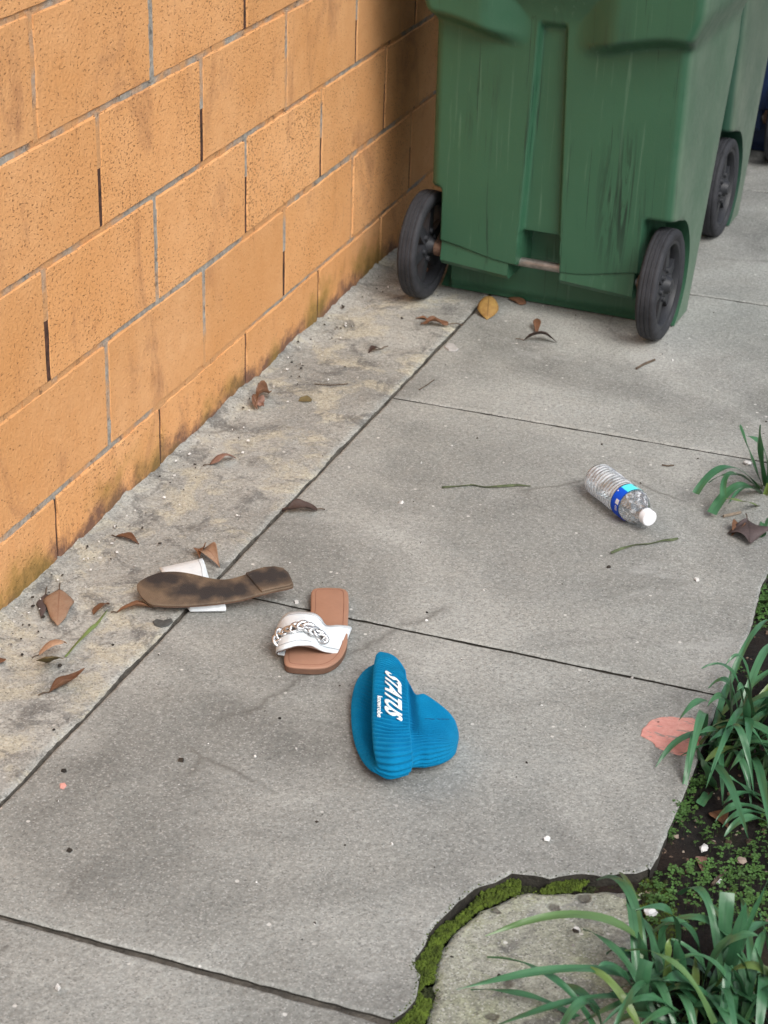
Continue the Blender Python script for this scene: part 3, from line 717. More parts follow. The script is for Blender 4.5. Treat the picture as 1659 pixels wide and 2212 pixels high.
# ------------------------------------------------------------------ beanie
def m_knit():
    a = NT('blue_knit'); p = a.obj(); uv = a.uv()
    c = a.mix(a.ramp(a.noise(p, 30, 4), [(.3, 0), (.7, 1)]), (.0020, .170, .365), (.0035, .220, .45))
    st = a.n('TexWave', {'Vector': a.scale(uv, (0, 0, 0)), 'Scale': 1.0})
    wv = a.noise(a.scale(uv, (900, 60, 0)), 1.0, 2, .6)
    fz = a.noise(p, 420, 3, .7)
    h = a.math('ADD', a.math('MULTIPLY', wv, .6), fz)
    return a.done(c, .95, a.bump(h, .75, .0028), Sheen_Weight=.35, Sheen_Roughness=.5, Sheen_Tint=(.05, .55, 1.0, 1), Specular_IOR_Level=.1)
MAT['knit'] = m_knit()
MAT['knit_dark'] = plain('blue_seam', (.0016, .085, .215), .95, .3, 200, .6)
MAT['thread'] = plain('white_thread', (.80, .90, .92), .7, .06, 200, .4)
def beanie():
    KH = lambda x, y: (713.2+x*.1984, 1371.5+y*.1984)
    st = [(-.0, (560, 320), (530, 1405), .032, .011, .043), (.5, (700, 375), (700, 1425), .034, .006, .034), (1.0, (838, 545), (900, 1380), .033, .004, .026),
          (1.25, (905, 765), (985, 1345), .034, .0, .012), (1.5, (1010, 780), (1080, 1338), .034, 0, .006), (2.0, (1205, 890), (1260, 1290), .029, 0, 0),
          (2.3, (1345, 1000), (1370, 1225), .019, 0, 0), (2.42, (1396, 1080), (1398, 1140), .004, 0, 0)]
    tabs = []
    for s, f, n_, h, au, al in st:
        F_, N_ = px(*KH(*f), h+.003), px(*KH(*n_), h+.003)
        tabs.append((s, (F_.x, F_.y, N_.x, N_.y, h, au, al)))
    axis = (px(*KH(1400, 1100), .02)-px(*KH(500, 900), .02)); axis.z = 0; axis.normalize()
    # even arc length round the flattened loop
    th = []; acc = [0]; prev = None; NS = 2000
    for k in range(NS+1):
        q = 2*math.pi*k/NS; cu, sv_ = math.cos(q), math.sin(q)
        pt = (.125*math.copysign(abs(cu)**.85, cu), .033*math.copysign(abs(sv_)**.7, sv_))
        if prev: acc.append(acc[-1]+math.hypot(pt[0]-prev[0], pt[1]-prev[1]))
        prev = pt
    tot = acc[-1]
    def theta(t):
        t = (t % 1.0)*tot; lo, hi = 0, NS
        while hi-lo > 1:
            m_ = (lo+hi)//2
            if acc[m_] <= t: lo = m_
            else: hi = m_
        return 2*math.pi*(lo+(t-acc[lo])/max(1e-9, acc[hi]-acc[lo]))/NS
    def P(t, s, off, th_=None):
        fx, fy, nx, ny, h, au, al = catmull(tabs, max(0, s)); q = theta(t) if th_ is None else th_
        cu, sv_ = math.cos(q), math.sin(q)
        u = math.copysign(abs(cu)**.85, cu); v = math.copysign(abs(sv_)**.7, sv_)
        C = Vector(((fx+nx)/2, (fy+ny)/2, 0)); hd = Vector(((fx-nx)/2, (fy-ny)/2, 0)); hl = hd.length
        p = C+hd*(u*(hl+off)/max(hl, 1e-4))
        p.z = h+.003+(h+off)*(v if v > 0 else v*(1-.68*smooth01(-.15, 1.0, u)*(1-smooth01(.5, 1.1, s)))*(1-.30*(1-smooth01(.05, .6, s))))
        p += axis*(-(au*max(v, 0)+(al*abs(sv_)**1.25*(1+.18*u) if sv_ < 0 else 0)))
        if s < 0: p += axis*(s*.05)
        # soft dents so that it does not look inflated
        d = .010*noise.noise(Vector((p.x*13, p.y*13, 3)))+.003*noise.noise(Vector((p.x*34, p.y*34, 8)))
        if v > 0: p.z += d*v
        return p
    path = []
    for k in range(12): path.append((1.25-1.15*k/11, -.0085, .0018))
    path += [(.04, -.0055, .0010), (-.02, -.003, .0009), (-.06, .0010, .0009), (-.05, .0050, .0012), (.01, .0082, .0016)]
    for k in range(1, 22): path.append((.02+.95*k/21, .0092+.0014*math.sin(k/21*math.pi), .0027))
    path += [(.992, .0062, .0012), (1.002, .0035, .0010), (1.004, .0, .0008)]
    for k in range(1, 44): path.append((1.004+1.416*(k/43)**.8, 0, .0016*(1-(k/43)**3)))
    RIB = 72; NT_ = RIB*8; ths = [theta(j/NT_) for j in range(NT_)]
    vs, uvs = [], []
    for i, (s, off, amp) in enumerate(path):
        for j in range(NT_):
            wob = .5+.5*math.cos(2*math.pi*RIB*j/NT_+.6*noise.noise(Vector((s*3, j*.02, 0))))
            vs.append(P(0, s, off+amp*(wob**.7*2-1.2), ths[j])); uvs.append((j/NT_, i/len(path)))
    vs = [Vector((v.x, v.y, max(v.z, .0018))) for v in vs]
    org = Vector((tabs[2][1][0], tabs[2][1][3], 0))
    fs = [f[::-1] for f in grid_faces(len(path), NT_, True)]
    hat = mesh('beanie', [v-org for v in vs], fs, 'knit', uvs=uvs); hat.location = org
    tag(hat, 'bright blue ribbed knit beanie with white lettering on its cuff', 'beanie')
    # loose fibres standing off the knit
    rg = random.Random(3); fv, ff = [], []; nrm_ = hat.data.vertex_normals
    for k in range(12000):
        i = rg.randrange(12*NT_, len(vs)); nn = Vector(nrm_[i].vector); q = vs[i]-org
        d = (nn+Vector((rg.uniform(-.8, .8), rg.uniform(-.8, .8), rg.uniform(-.8, .8)))).normalized(); l_ = rg.uniform(.0015, .0038); w_ = d.orthogonal().normalized()*.00011
        b = len(fv); fv += [q-w_, q+w_, q+d*l_+Vector((0, 0, 0))]; ff.append((b, b+1, b+2))
    mesh('fuzz', fv, ff, 'knit', hat, smooth=False)['kind'] = 'stuff'
    # embroidered lettering, laid on the cuff
    def lettering(name, txt, ya, yb, sa, sb, shear, off, bold):
        cu = bpy.data.curves.new(name, 'FONT'); cu.body = txt; cu.size = 1; cu.offset = bold; cu.resolution_u = 4
        to = bpy.data.objects.new(name, cu); COL.objects.link(to); bpy.context.view_layer.update()
        me = bpy.data.meshes.new_from_object(to.evaluated_get(bpy.context.evaluated_depsgraph_get())); bpy.data.objects.remove(to)
        bm = bmesh.new(); bm.from_mesh(me)
        for _ in range(3):
            es = [e for e in bm.edges if e.calc_length() > .07]
            if es: bmesh.ops.subdivide_edges(bm, edges=es, cuts=1); bmesh.ops.triangulate(bm, faces=bm.faces[:])
        xs = [v.co.x for v in bm.verts]; ys = [v.co.y for v in bm.verts]; x0, x1, y0_, y1_ = min(xs), max(xs), min(ys), max(ys)
        sm = (sa+sb)/2
        def t_of(yimg):
            best = min(range(5, 240), key=lambda k: abs(project(P(k/500, sm, .010))[1]-KH(0, yimg)[1])); return best/500
        ta, tb = t_of(ya), t_of(yb); sw = shear*(y1_-y0_)
        for v in bm.verts:
            fy = (v.co.y-y0_)/(y1_-y0_); fx = (v.co.x-x0+fy*sw)/(x1-x0+sw)
            v.co = P(ta+(tb-ta)*fx, sa+(sb-sa)*fy, off)-org
        bmesh.ops.recalc_face_normals(bm, faces=bm.faces[:])
        o = from_bm(name, bm, 'thread', hat, True, 60); md = o.modifiers.new('t', 'SOLIDIFY'); md.thickness = .0010; md.offset = 0
        bpy.data.meshes.remove(me); return o
    # decrease seam running over the crown
    grid_ = [(t_/240, s_/40, project(P(t_/240, s_/40, .0))) for t_ in range(10, 112, 2) for s_ in range(46, 96)]
    sp_ = []
    for k in range(9):
        tx_, ty_ = KH(1020+35*k, 922-7*(k%2)); g_ = min(grid_, key=lambda g: (g[2][0]-tx_)**2+(g[2][1]-ty_)**2); sp_.append(P(g_[0], g_[1], .0002)-org)
    sp_ = [(sp_[max(0, k-1)]+sp_[k]*2+sp_[min(8, k+1)])*.25 for k in range(9)]
    tube('seam', sp_, .0009, 'knit_dark', hat, 6)
    lettering('embroidery', 'STATUS', 432, 955, .30, .80, .85, .0130, .035)
    lettering('embroidery', 'knowrobe', 680, 905, .10, .24, 0, .0126, .02)
beanie()

# ------------------------------------------------------------------ sandals
K4 = lambda x, y: (274.3+x*.3307, 1152+y*.3307)
MAT['tan'] = plain('tan_footbed', (.36, .195, .130), .55, .07, 25, .15)
MAT['soleedge'] = plain('brown_sole_edge', (.15, .082, .055), .65, .2, 40, .3)
MAT['stitch'] = plain('stitching', (.27, .13, .085), .7, .1, 80)
def m_white():
    a = NT('white_leather'); p = a.obj(); c = a.ramp(a.noise(p, 40, 4), [(.3, (.66, .72, .76)), (.7, (.78, .83, .86))])
    cr = a.ramp(a.vor(p, 140, feature='DISTANCE_TO_EDGE'), [(.0, .0), (.08, 1)])
    return a.done(c, .5, a.bump(a.math('ADD', a.math('MULTIPLY', cr, .5), a.noise(p, 200, 2)), .3, .002))
MAT['leather'] = m_white()
MAT['lining'] = plain('strap_lining', (.16, .10, .075), .8, .3, 40)
MAT['seam'] = plain('grey_seam', (.34, .36, .38), .8, .15, 80)
MAT['chain_dark'] = plain('link_gap_shade', (.035, .033, .032), .6, .3, 60, .3)
MAT['chain'] = plain('silver_chain', (.66, .67, .68), .25, .25, 90, .2, Metallic=.85)
def spline_closed(pts, n):
    out = []; m_ = len(pts)
    for i in range(n):
        t = i/n*m_; k = int(t); f = t-k; p0, p1, p2, p3 = (pts[(k+d) % m_] for d in (-1, 0, 1, 2))
        out.append(.5*((2*p1)+(p2-p0)*f+(2*p0-5*p1+4*p2-p3)*f*f+(3*p1-p0-3*p2+p3)*f*f*f))
    return out
def solid_outline(name, outl, nrm, layers, mat, parent, org):
    """layers: list of (inset, height along nrm) from bottom to top; outline lies in the plane of nrm."""
    n = len(outl); cen = sum(outl, Vector())/n
    def ins(d):
        o = []
        for i in range(n):
            t = (outl[(i+1) % n]-outl[i-1]).normalized(); m_ = nrm.cross(t)
            if m_.dot(cen-outl[i]) < 0 and False: m_ = -m_
            o.append(outl[i]+m_*d)
        return o
    sg = 1 if sum(((outl[i-1]-cen).cross(outl[i]-cen)).dot(nrm) for i in range(n)) > 0 else -1
    bm = bmesh.new(); vr = []
    for d, h in layers: vr.append([bm.verts.new(p+nrm*h-org) for p in ins(d*sg)])
    for a, b in zip(vr, vr[1:]):
        for i in range(n): bm.faces.new((a[i], a[(i+1) % n], b[(i+1) % n], b[i]))
    f1 = bm.faces.new(vr[0][::-1]); f2 = bm.faces.new(vr[-1]); bmesh.ops.triangulate(bm, faces=[f1, f2])
    bmesh.ops.recalc_face_normals(bm, faces=bm.faces[:])
    return from_bm(name, bm, mat, parent, True, 40)
def band(name, A, B, mat, parent, org, nj=10, th=.0026, bulge=None, ni=40):
    """Surface between two curves A and B (lists of points), with thickness."""
    def samp(P, n):
        out = []; m_ = len(P)
        for i in range(n):
            t = i/(n-1)*(m_-1); k = min(m_-2, int(t)); f = t-k
            p0, p1, p2, p3 = P[max(0, k-1)], P[k], P[k+1], P[min(m_-1, k+2)]
            out.append(.5*((2*p1)+(p2-p0)*f+(2*p0-5*p1+4*p2-p3)*f*f+(3*p1-p0-3*p2+p3)*f*f*f))
        return out
    a, b = samp(A, ni), samp(B, ni); vs = []; uvs = []
    for i in range(ni):
        for j in range(nj):
            t = j/(nj-1); p = a[i].lerp(b[i], t)
            if bulge: p = p+Vector((0, 0, bulge(i/(ni-1), t)))
            vs.append(p-org); uvs.append((i/(ni-1), t))
    o = mesh(name, vs, grid_faces(ni, nj), mat, parent, uvs=uvs)
    md = o.modifiers.new('thickness', 'SOLIDIFY'); md.thickness = th; md.offset = 0; return o, a, b
def sandal_upright():
    ztop = .014; P = [px(*K4(*q), ztop) for q in [(1205, 385), (1225, 364), (1275, 357), (1340, 357), (1405, 362), (1438, 380), (1446, 425), (1446, 500), (1442, 580), (1440, 660), (1436, 725), (1410, 790), (1365, 840), (1300, 872), (1230, 880), (1150, 878), (1080, 872), (1040, 858), (1028, 830), (1030, 780), (1050, 700), (1110, 620), (1175, 560), (1200, 510), (1202, 440)]]
    out = spline_closed(P, 120); cen = sum(out, Vector())/len(out); org = Vector((cen.x, cen.y, 0)); up = Vector((0, 0, 1))
    root = empty('sandal', org); tag(root, 'tan slide sandal standing upright with white strap and silver chain', 'sandal', 'pair of slide sandals')
    solid_outline('outsole', out, up, [(.002, -.0132), (.0, -.0118), (.0, -.004), (.001, -.003)], 'soleedge', root, org)
    solid_outline('footbed', out, up, [(.0, -.0028), (-.0004, -.0012), (.0008, .0006), (.0028, .0014)], 'tan', root, org)
    inn = []
    n = len(out)
    sg = 1 if sum(((out[i-1]-cen).cross(out[i]-cen)).z for i in range(n)) > 0 else -1
    for i in range(n):
        t = (out[(i+1) % n]-out[i-1]).normalized(); inn.append(out[i]+up.cross(t)*(.0075*sg)+up*.0015-org)
    vs, fs = tube_vf(inn+[inn[0]], .0005, 5); mesh('stitching', vs, fs, 'stitch', root)
    fr = [px(*K4(x, y), z) for x, y, z in [(1392, 800, .005), (1388, 790, .012), (1300, 772, .021), (1240, 752, .029), (1190, 737, .035), (1120, 730, .038), (1060, 745, .038), (1010, 762, .032), (980, 775, .022), (985, 790, .012), (1040, 800, .0135)]]
    bk = [px(*K4(x, y), z) for x, y, z in [(1462, 628, .005), (1456, 612, .012), (1370, 603, .024), (1300, 597, .033), (1262, 556, .043), (1205, 522, .048), (1120, 514, .050), (1045, 528, .044), (1000, 580, .032), (985, 640, .018), (1070, 690, .0135)]]
    o, a, b = band('strap', fr, bk, 'leather', root, org, 12, .0026, lambda s, t: .004*math.sin(math.pi*t)*math.sin(math.pi*s)+.0022*math.sin(s*21+t*5)*math.sin(math.pi*s)*(.5+.5*math.sin(math.pi*s*2)))
    band('strap_lining', [p+Vector((0, 0, -.0022)) for p in a[2:-3:3]], [p+Vector((0, 0, -.0022)) for p in b[2:-3:3]], 'lining', root, org, 8, .001)
    # seams near both edges of the strap
    for f in (.10, .90):
        sp = [a[i].lerp(b[i], f)+Vector((0, 0, .0024+.004*math.sin(math.pi*f)*math.sin(math.pi*i/39)))-org for i in range(1, 36)]
        vs, fs = tube_vf(sp, .00045, 5); mesh('seam', vs, fs, 'seam', root)
    # chunky chain: interlocked oval links
    cp = [px(*K4(x, y), z) for x, y, z in [(985, 702, .030), (1005, 655, .038), (1060, 640, .047), (1120, 612, .053), (1170, 606, .054), (1215, 640, .048), (1250, 665, .041), (1272, 690, .036)]]
    cv, cf = [], []; N_ = 17
    for k in range(N_):
        t = k/(N_-1)*(len(cp)-1); q = min(len(cp)-2, int(t)); c = cp[q].lerp(cp[q+1], t-q); d = (cp[q+1]-cp[q]).normalized()
        sd_ = d.cross(Vector((0, -.35, 1))).normalized(); nn = sd_.cross(d).normalized()
        rot = (.55 if k % 2 else -.55); e1 = (d*math.cos(rot)+sd_*math.sin(rot)); e2 = (sd_*math.cos(rot)-d*math.sin(rot)+nn*(.45 if k % 2 else -.45)).normalized()
        b0 = len(cv); kk = 18
        for i in range(kk):
            an = 2*math.pi*i/kk; rd = e1*math.cos(an)*.0092+e2*math.sin(an)*.0060
            tn = (-e1*math.sin(an)*.0092+e2*math.cos(an)*.0060).normalized(); nr = rd.normalized(); bi = tn.cross(nr)
            for j in range(7):
                w_ = 2*math.pi*j/7+an*2; cv.append(c+nn*.0015+rd+(nr*math.cos(w_)*.0034+bi*math.sin(w_)*.0024)-org)
        for i in range(kk):
            for j in range(7): cf.append((b0+i*7+j, b0+i*7+(j+1) % 7, b0+((i+1) % kk)*7+(j+1) % 7, b0+((i+1) % kk)*7+j))
    mesh('chain', cv, cf, 'chain', root)
    tube('chain_shade', [p_-org+Vector((0, 0, -.0015)) for p_ in cp], .0058, 'chain_dark', root, 8)  # dark core added under the links to paint the shade in their gaps
sandal_upright()
def m_outsole(blobs):
    a = NT('worn_outsole'); p = a.obj()
    c = a.ramp(a.noise(p, 40, 5, .6), [(.3, (.110, .078, .052)), (.7, (.175, .125, .085))])
    m_ = None; warp = a.noise(p, 38, 4, .6)
    for b, r_ in blobs:
        nd = a.t.nodes.new('ShaderNodeVectorMath'); nd.operation = 'DISTANCE'; a.put(nd.inputs[0], p); nd.inputs[1].default_value = b
        v = a.math('ADD', a.math('DIVIDE', nd.outputs['Value'], r_), a.math('MULTIPLY', a.math('SUBTRACT', warp, .5), 1.1))
        v = a.ramp(v, [(.35, .90), (1.0, 0)]); m_ = v if m_ is None else a.math('MAXIMUM', m_, v)
    c = a.mix(m_, c, (.020, .020, .023))
    sc = a.ramp(a.noise(p, 70, 4, .7), [(.66, 0), (.72, .35)]); c = a.mix(sc, c, (.28, .24, .20))
    rib = a.n('TexWave', {'Vector': a.scale(p, (1, .55, 0)), 'Scale': 95.0, 'Distortion': 0.0})
    return a.done(c, .62, a.bump(a.math('ADD', rib, a.math('MULTIPLY', a.noise(p, 90, 3), .5)), .28, .0012))
def sandal_overturned():
    p0 = px(460, 1272, .032); nrm = Vector((.03, -.20, 1)).normalized()
    Q = lambda x, y: px_plane(*K4(x, y), p0, nrm)
    P = [Q(*q) for q in [(66, 350), (78, 318), (140, 280), (230, 252), (330, 249), (430, 264), (520, 286), (600, 299), (680, 294), (770, 268), (830, 245), (900, 226), (965, 221), (1020, 232), (1055, 262), (1078, 310), (1085, 338), (1060, 352), (960, 372), (870, 394), (780, 420), (700, 437), (600, 452), (500, 462), (400, 468), (300, 470), (210, 466), (150, 455), (105, 420), (78, 382)]]
    out = spline_closed(P, 140); cen = sum(out, Vector())/len(out); org = Vector((cen.x, cen.y, 0))
    root = empty('sandal', org); tag(root, 'overturned slide sandal showing its worn brown sole over a white strap', 'sandal', 'pair of slide sandals')
    MAT['outsole'] = m_outsole([(Q(*q)-org, r_) for q, r_ in (((190, 285), .036), ((290, 300), .030), ((390, 370), .040), ((520, 390), .034), ((640, 380), .034), ((740, 370), .026), ((860, 300), .030), ((950, 290), .036), ((1010, 285), .024))])
    solid_outline('footbed', out, nrm, [(.003, -.0064), (.001, -.0060), (.0, -.0050), (.0005, -.0036)], 'soleedge', root, org)
    solid_outline('outsole', out, nrm, [(.0012, -.0035), (-.0004, -.0031), (-.0004, -.0010), (.0010, .0), (.003, .0004)], 'outsole', root, org)
    hp = [Q(*q) for q in [(775, 268), (830, 246), (900, 227), (965, 222), (1020, 233), (1055, 263), (1078, 310), (1084, 337), (1060, 350), (960, 370), (880, 390)]]
    ho = []
    for i in range(len(hp)):
        a, b = hp[i], hp[(i+1) % len(hp)]
        ho += [a.lerp(b, k/6) for k in range(6)]
    solid_outline('heel', ho, nrm, [(.0006, .0003), (.0004, .0030), (.0018, .0040), (.004, .0042)], 'outsole', root, org)
    # strap: a loop of white leather folded flat under the sole
    Z = lambda x, y, z: px(*K4(x, y), z)
    left = [Q(255, 330)-nrm*.0070, Z(232, 262, .024), Z(216, 238, .018), Z(222, 246, .008), Z(330, 400, .004), Z(408, 503, .004), Z(404, 490, .009), Q(430, 440)-nrm*.0070]
    right = [Q(520, 330)-nrm*.0070, Z(510, 230, .030), Z(492, 178, .027), Z(505, 190, .014), Z(570, 400, .004), Z(640, 503, .004), Z(642, 466, .014), Q(600, 430)-nrm*.0070]
    o, a, b = band('strap', left, right, 'leather', root, org, 10, .0026, None, 60)
    sp = [a[i].lerp(b[i], .92)+Vector((0, -.0008, .0016))-org for i in range(4, 22)]
    vs, fs = tube_vf(sp, .0005, 5); mesh('seam', vs, fs, 'seam', root)
sandal_overturned()

# ------------------------------------------------------------------ water bottle
def m_clear(name, tint, ior, rough=.03, dens=1.0, bump=None, glint=0.0):
    a = NT(name); p = a.obj()
    fr = a.n('Fresnel', {'IOR': ior}); nrm = None
    if bump: nrm = a.bump(a.noise(p, *bump), .5, .004); fr = a.n('Fresnel', {'IOR': ior, 'Normal': nrm})
    tr = a.n('BsdfTransparent', {'Color': (*tint, 1)}); gl = a.n('BsdfGlossy', {'Color': (1, 1, 1, 1), 'Roughness': rough, **({'Normal': nrm} if nrm else {})})
    f = a.math('MINIMUM', a.math('MULTIPLY', fr, dens), 1.0)
    mx = a.n('MixShader', {0: f, 1: tr, 2: gl})
    if glint:  # white rings and streaks painted on as highlights of the sky
        df = a.n('MixShader', {0: .5, 1: a.n('BsdfDiffuse', {'Color': (.93, .96, 1.0, 1)}), 2: a.n('BsdfTranslucent', {'Color': (.93, .96, 1.0, 1)})})
        mx = a.n('MixShader', {0: a.ramp(a.math('MULTIPLY', a.mix(a.ramp(a.sep(p, 0), [(.112, 0), (.118, 1)]), a.n('TexWave', {'Vector': p, 'Scale': 32.7, 'Distortion': 2.2, 'Detail': 2.0, 'Detail Scale': 1.5}, out=1), a.ramp(a.noise(a.scale(p, (1, 1.6, 1.6)), 55, 3, .6, 1.2), [(.45, 0), (.62, 1)])), a.ramp(a.noise(p, 34, 3, .6, .5), [(.3, .25), (.65, 1)])), [(.20, glint*.1), (.80, glint*3.3)]), 1: mx, 2: df})
    a.t.links.new(mx, a.out.inputs['Surface']); return a.m
MAT['pet'] = m_clear('clear_plastic', (.95, .965, .97), 1.5, .06, 3.6, None, .30)
MAT['water'] = m_clear('water', (.86, .89, .91), 1.33, .03, 2.0, (45, 2, .5))
MAT['cap'] = plain('white_cap', (.78, .80, .83), .4, .05, 50, .1)
def m_label():
    a = NT('bottle_label'); uv = a.uv(); u = a.sep(uv, 0); v = a.sep(uv, 1)
    c = a.ramp(u, [(0, (.3, .65, .65)), (.12, (.62, .82, .78)), (.20, (.35, .72, .66)), (.215, (.14, .84, .92)), (.315, (.10, .82, .92)), (.32, (.006, .10, .72)), (.5, (.005, .07, .62)), (.8, (.004, .04, .45)), (1, (.02, .16, .26))])
    for i in range(1): pass
    edge = a.ramp(v, [(.0, 1), (.05, 1), (.07, 0), (.92, 0), (.94, 1)])
    c = a.mix(edge, c, (.006, .06, .20))
    return a.done(c, .5, Specular_IOR_Level=.15)
MAT['label'] = m_label()
def bottle():
    rb = .0325
    BS = .88; pa = px(1288, 1030, rb*BS*1.1); pb = px(1411, 1126, rb*BS*1.1)
    A = Vector((pa.x, pa.y, 0)); B = Vector((pb.x, pb.y, 0)); d = (B-A).normalized(); d.z = 0
    root = empty('water_bottle', A.lerp(B, .5)); tag(root, 'clear plastic water bottle with blue label lying on the concrete', 'bottle')
    root.scale = (BS, BS*1.10, BS*1.10); root.location = A; root.rotation_euler = (0, 0, math.atan2(d.y, d.x))
    # local: x along the axis from base to cap, z up; axis at z = rb
    prof = [(0, .0), (.0005, .020), (.002, .026), (.006, .0305), (.012, .0322)]
    x = .016
    while x < .112:
        prof.append((x, 0.0328-.0019*(.5+.5*math.cos((x-.016)/.0096*2*math.pi)))); x += .0016
    prof += [(.114, .0323), (.117, .0318), (.146, .0318), (.149, .0323), (.153, .0320), (.159, .0308), (.165, .0285), (.171, .0255), (.177, .0218), (.182, .0180), (.186, .0150), (.189, .0138), (.192, .0138), (.1925, .0160), (.1945, .0160), (.195, .0132), (.203, .0130)]
    SC = .200/.203*1.0
    K_ = 64
    def lathe(pr, wob=0, kk=K_, zoff=rb):
        vs = []
        for (xx, rr_) in pr:
            for j in range(kk):
                q = 2*math.pi*j/kk
                r2 = rr_*(1+wob*(noise.noise(Vector((xx*28, math.cos(q)*1.6, math.sin(q)*1.6)))))
                if .06 < xx < .118: r2 *= 1-.035*max(0, math.cos(q-2.2))**4*math.sin((xx-.06)/.058*math.pi)
                vs.append((xx, r2*math.cos(q), zoff+r2*math.sin(q)))
        return vs, grid_faces(len(pr), kk, True)
    vs, fs = lathe(prof, .030); fs.append(tuple(range(K_))[::-1]); mesh('bottle_shell', vs, fs, 'pet', root, angle=80)
    # water lying in the lower half
    inner = [(xx+(.0012 if i == 0 else 0), max(.002, rr_-.0011)) for i, (xx, rr_) in enumerate(prof) if xx < .188]
    lv = rb-.004; wv = []; kk = 48
    for (xx, rr_) in inner:
        for j in range(kk):
            q = 2*math.pi*j/kk; y_, z_ = rr_*math.cos(q), rb+rr_*math.sin(q)
            if z_ > lv:
                h_ = math.sqrt(max(1e-8, rr_*rr_-(lv-rb)**2)) if rr_ > abs(lv-rb) else .0005
                y_ = max(-h_, min(h_, y_)); z_ = lv if rr_ > abs(lv-rb) else rb-rr_
            wv.append((xx, y_, z_))
    wf = grid_faces(len(inner), kk, True); wf.append(tuple(range(kk))[::-1]); wf.append(tuple(range((len(inner)-1)*kk, len(inner)*kk)))
    mesh('water', wv, wf, 'water', root, angle=50)
    # printed band
    lp = [(.1155, .0327), (.1475, .0327)]; uvs = []; lvs = []; kk = 96
    for i in range(7):
        xx = .1165+.030*i/6
        for j in range(kk+1):
            q = 2*math.pi*j/kk; r2 = .0333; lvs.append((xx, r2*math.cos(q), rb+r2*math.sin(q))); uvs.append((j/kk, i/6))
    lab = mesh('label', lvs, grid_faces(7, kk+1), 'label', root, uvs=uvs)
    def print_mark(x0, x1, a0, a1, mat):
        v_ = []; f_ = []
        for i in range(2):
            for j in range(6):
                q = a0+(a1-a0)*j/5; xx = (x0, x1)[i]; v_.append((xx, .0336*math.cos(q), rb+.0336*math.sin(q)))
        mesh('print', v_, grid_faces(2, 6), mat, lab)
    # marks as they show: a pale block, fine lines and a dark bar
    base_a = 0.0
    for (x0, x1, f0, f1, mt) in ((.132, .143, .425, .470, 'cap'), (.134, .136, .485, .540, 'cap'), (.1385, .140, .485, .535, 'cap'), (.120, .123, .355, .368, 'cap'), (.1215, .1265, .160, .205, 'label_dark'), (.130, .1325, .09, .20, 'label_line'), (.137, .139, .09, .19, 'label_line')):
        print_mark(x0, x1, base_a+2*math.pi*f0, base_a+2*math.pi*f1, mt)
    cp = [(.192, .0005), (.192, .0150), (.1955, .0153), (.1965, .0151), (.2085, .0151), (.2098, .0142), (.2102, .010), (.2102, .0005)]
    cv = []; ck = 90
    for (xx, rr_) in cp:
        for j in range(ck):
            q = 2*math.pi*j/ck; r2 = rr_*(1+(.012 if (j % 3 == 0 and .197 < xx < .2090 and rr_ > .0145) else 0)); cv.append((xx, r2*math.cos(q), rb+r2*math.sin(q)))
    mesh('cap', cv, grid_faces(len(cp), ck, True), 'cap', root, angle=35)
MAT['label_dark'] = plain('label_navy', (.01, .05, .12), .35, .05)
MAT['label_line'] = plain('label_teal', (.10, .52, .55), .35, .05)
bottle()

# ------------------------------------------------------------------ strap leaved plants
def ribbon(name, p0, p1, p2, width, parent, mat='blade', roll=0.0, cut=False, n=16, org=Vector(), seed=0):
    pts = [p0*(1-t)**2+p1*2*t*(1-t)+p2*t*t for t in [i/(n-1) for i in range(n)]]
    vs, uvs = [], []
    for i, p in enumerate(pts):
        t = i/(n-1); tn = (pts[min(n-1, i+1)]-pts[max(0, i-1)]).normalized()
        hz = Vector((p2.x-p0.x, p2.y-p0.y, 0)); hz = hz.normalized() if hz.length > 1e-4 else Vector((1, 0, 0))
        sd_ = tn.cross(Vector((0, 0, 1)).lerp(-hz, max(0, tn.z)**2*.9)).normalized()
        nr = sd_.cross(tn).normalized()
        if nr.z < 0 and tn.z > -.2: pass
        a_ = roll*(t-.2); s2 = sd_*math.cos(a_)+nr*math.sin(a_); n2 = nr*math.cos(a_)-sd_*math.sin(a_)
        prof = min(1, .55+t*1.5)*(1 if cut else min(1, (1-t)*3.2+.02)**.75)
        w_ = width*.5*prof
        for j, s_ in enumerate((-1, -.5, 0, .5, 1)):
            vs.append(p+s2*(w_*s_)+n2*(w_*.26*(abs(s_)**1.3)*(1-.4*t))+n2*.0012*math.sin(t*14+s_*2+seed)-org); uvs.append((t, j/4))
    o = mesh(name, vs, grid_faces(n, 5), mat, parent, uvs=uvs)
    return o
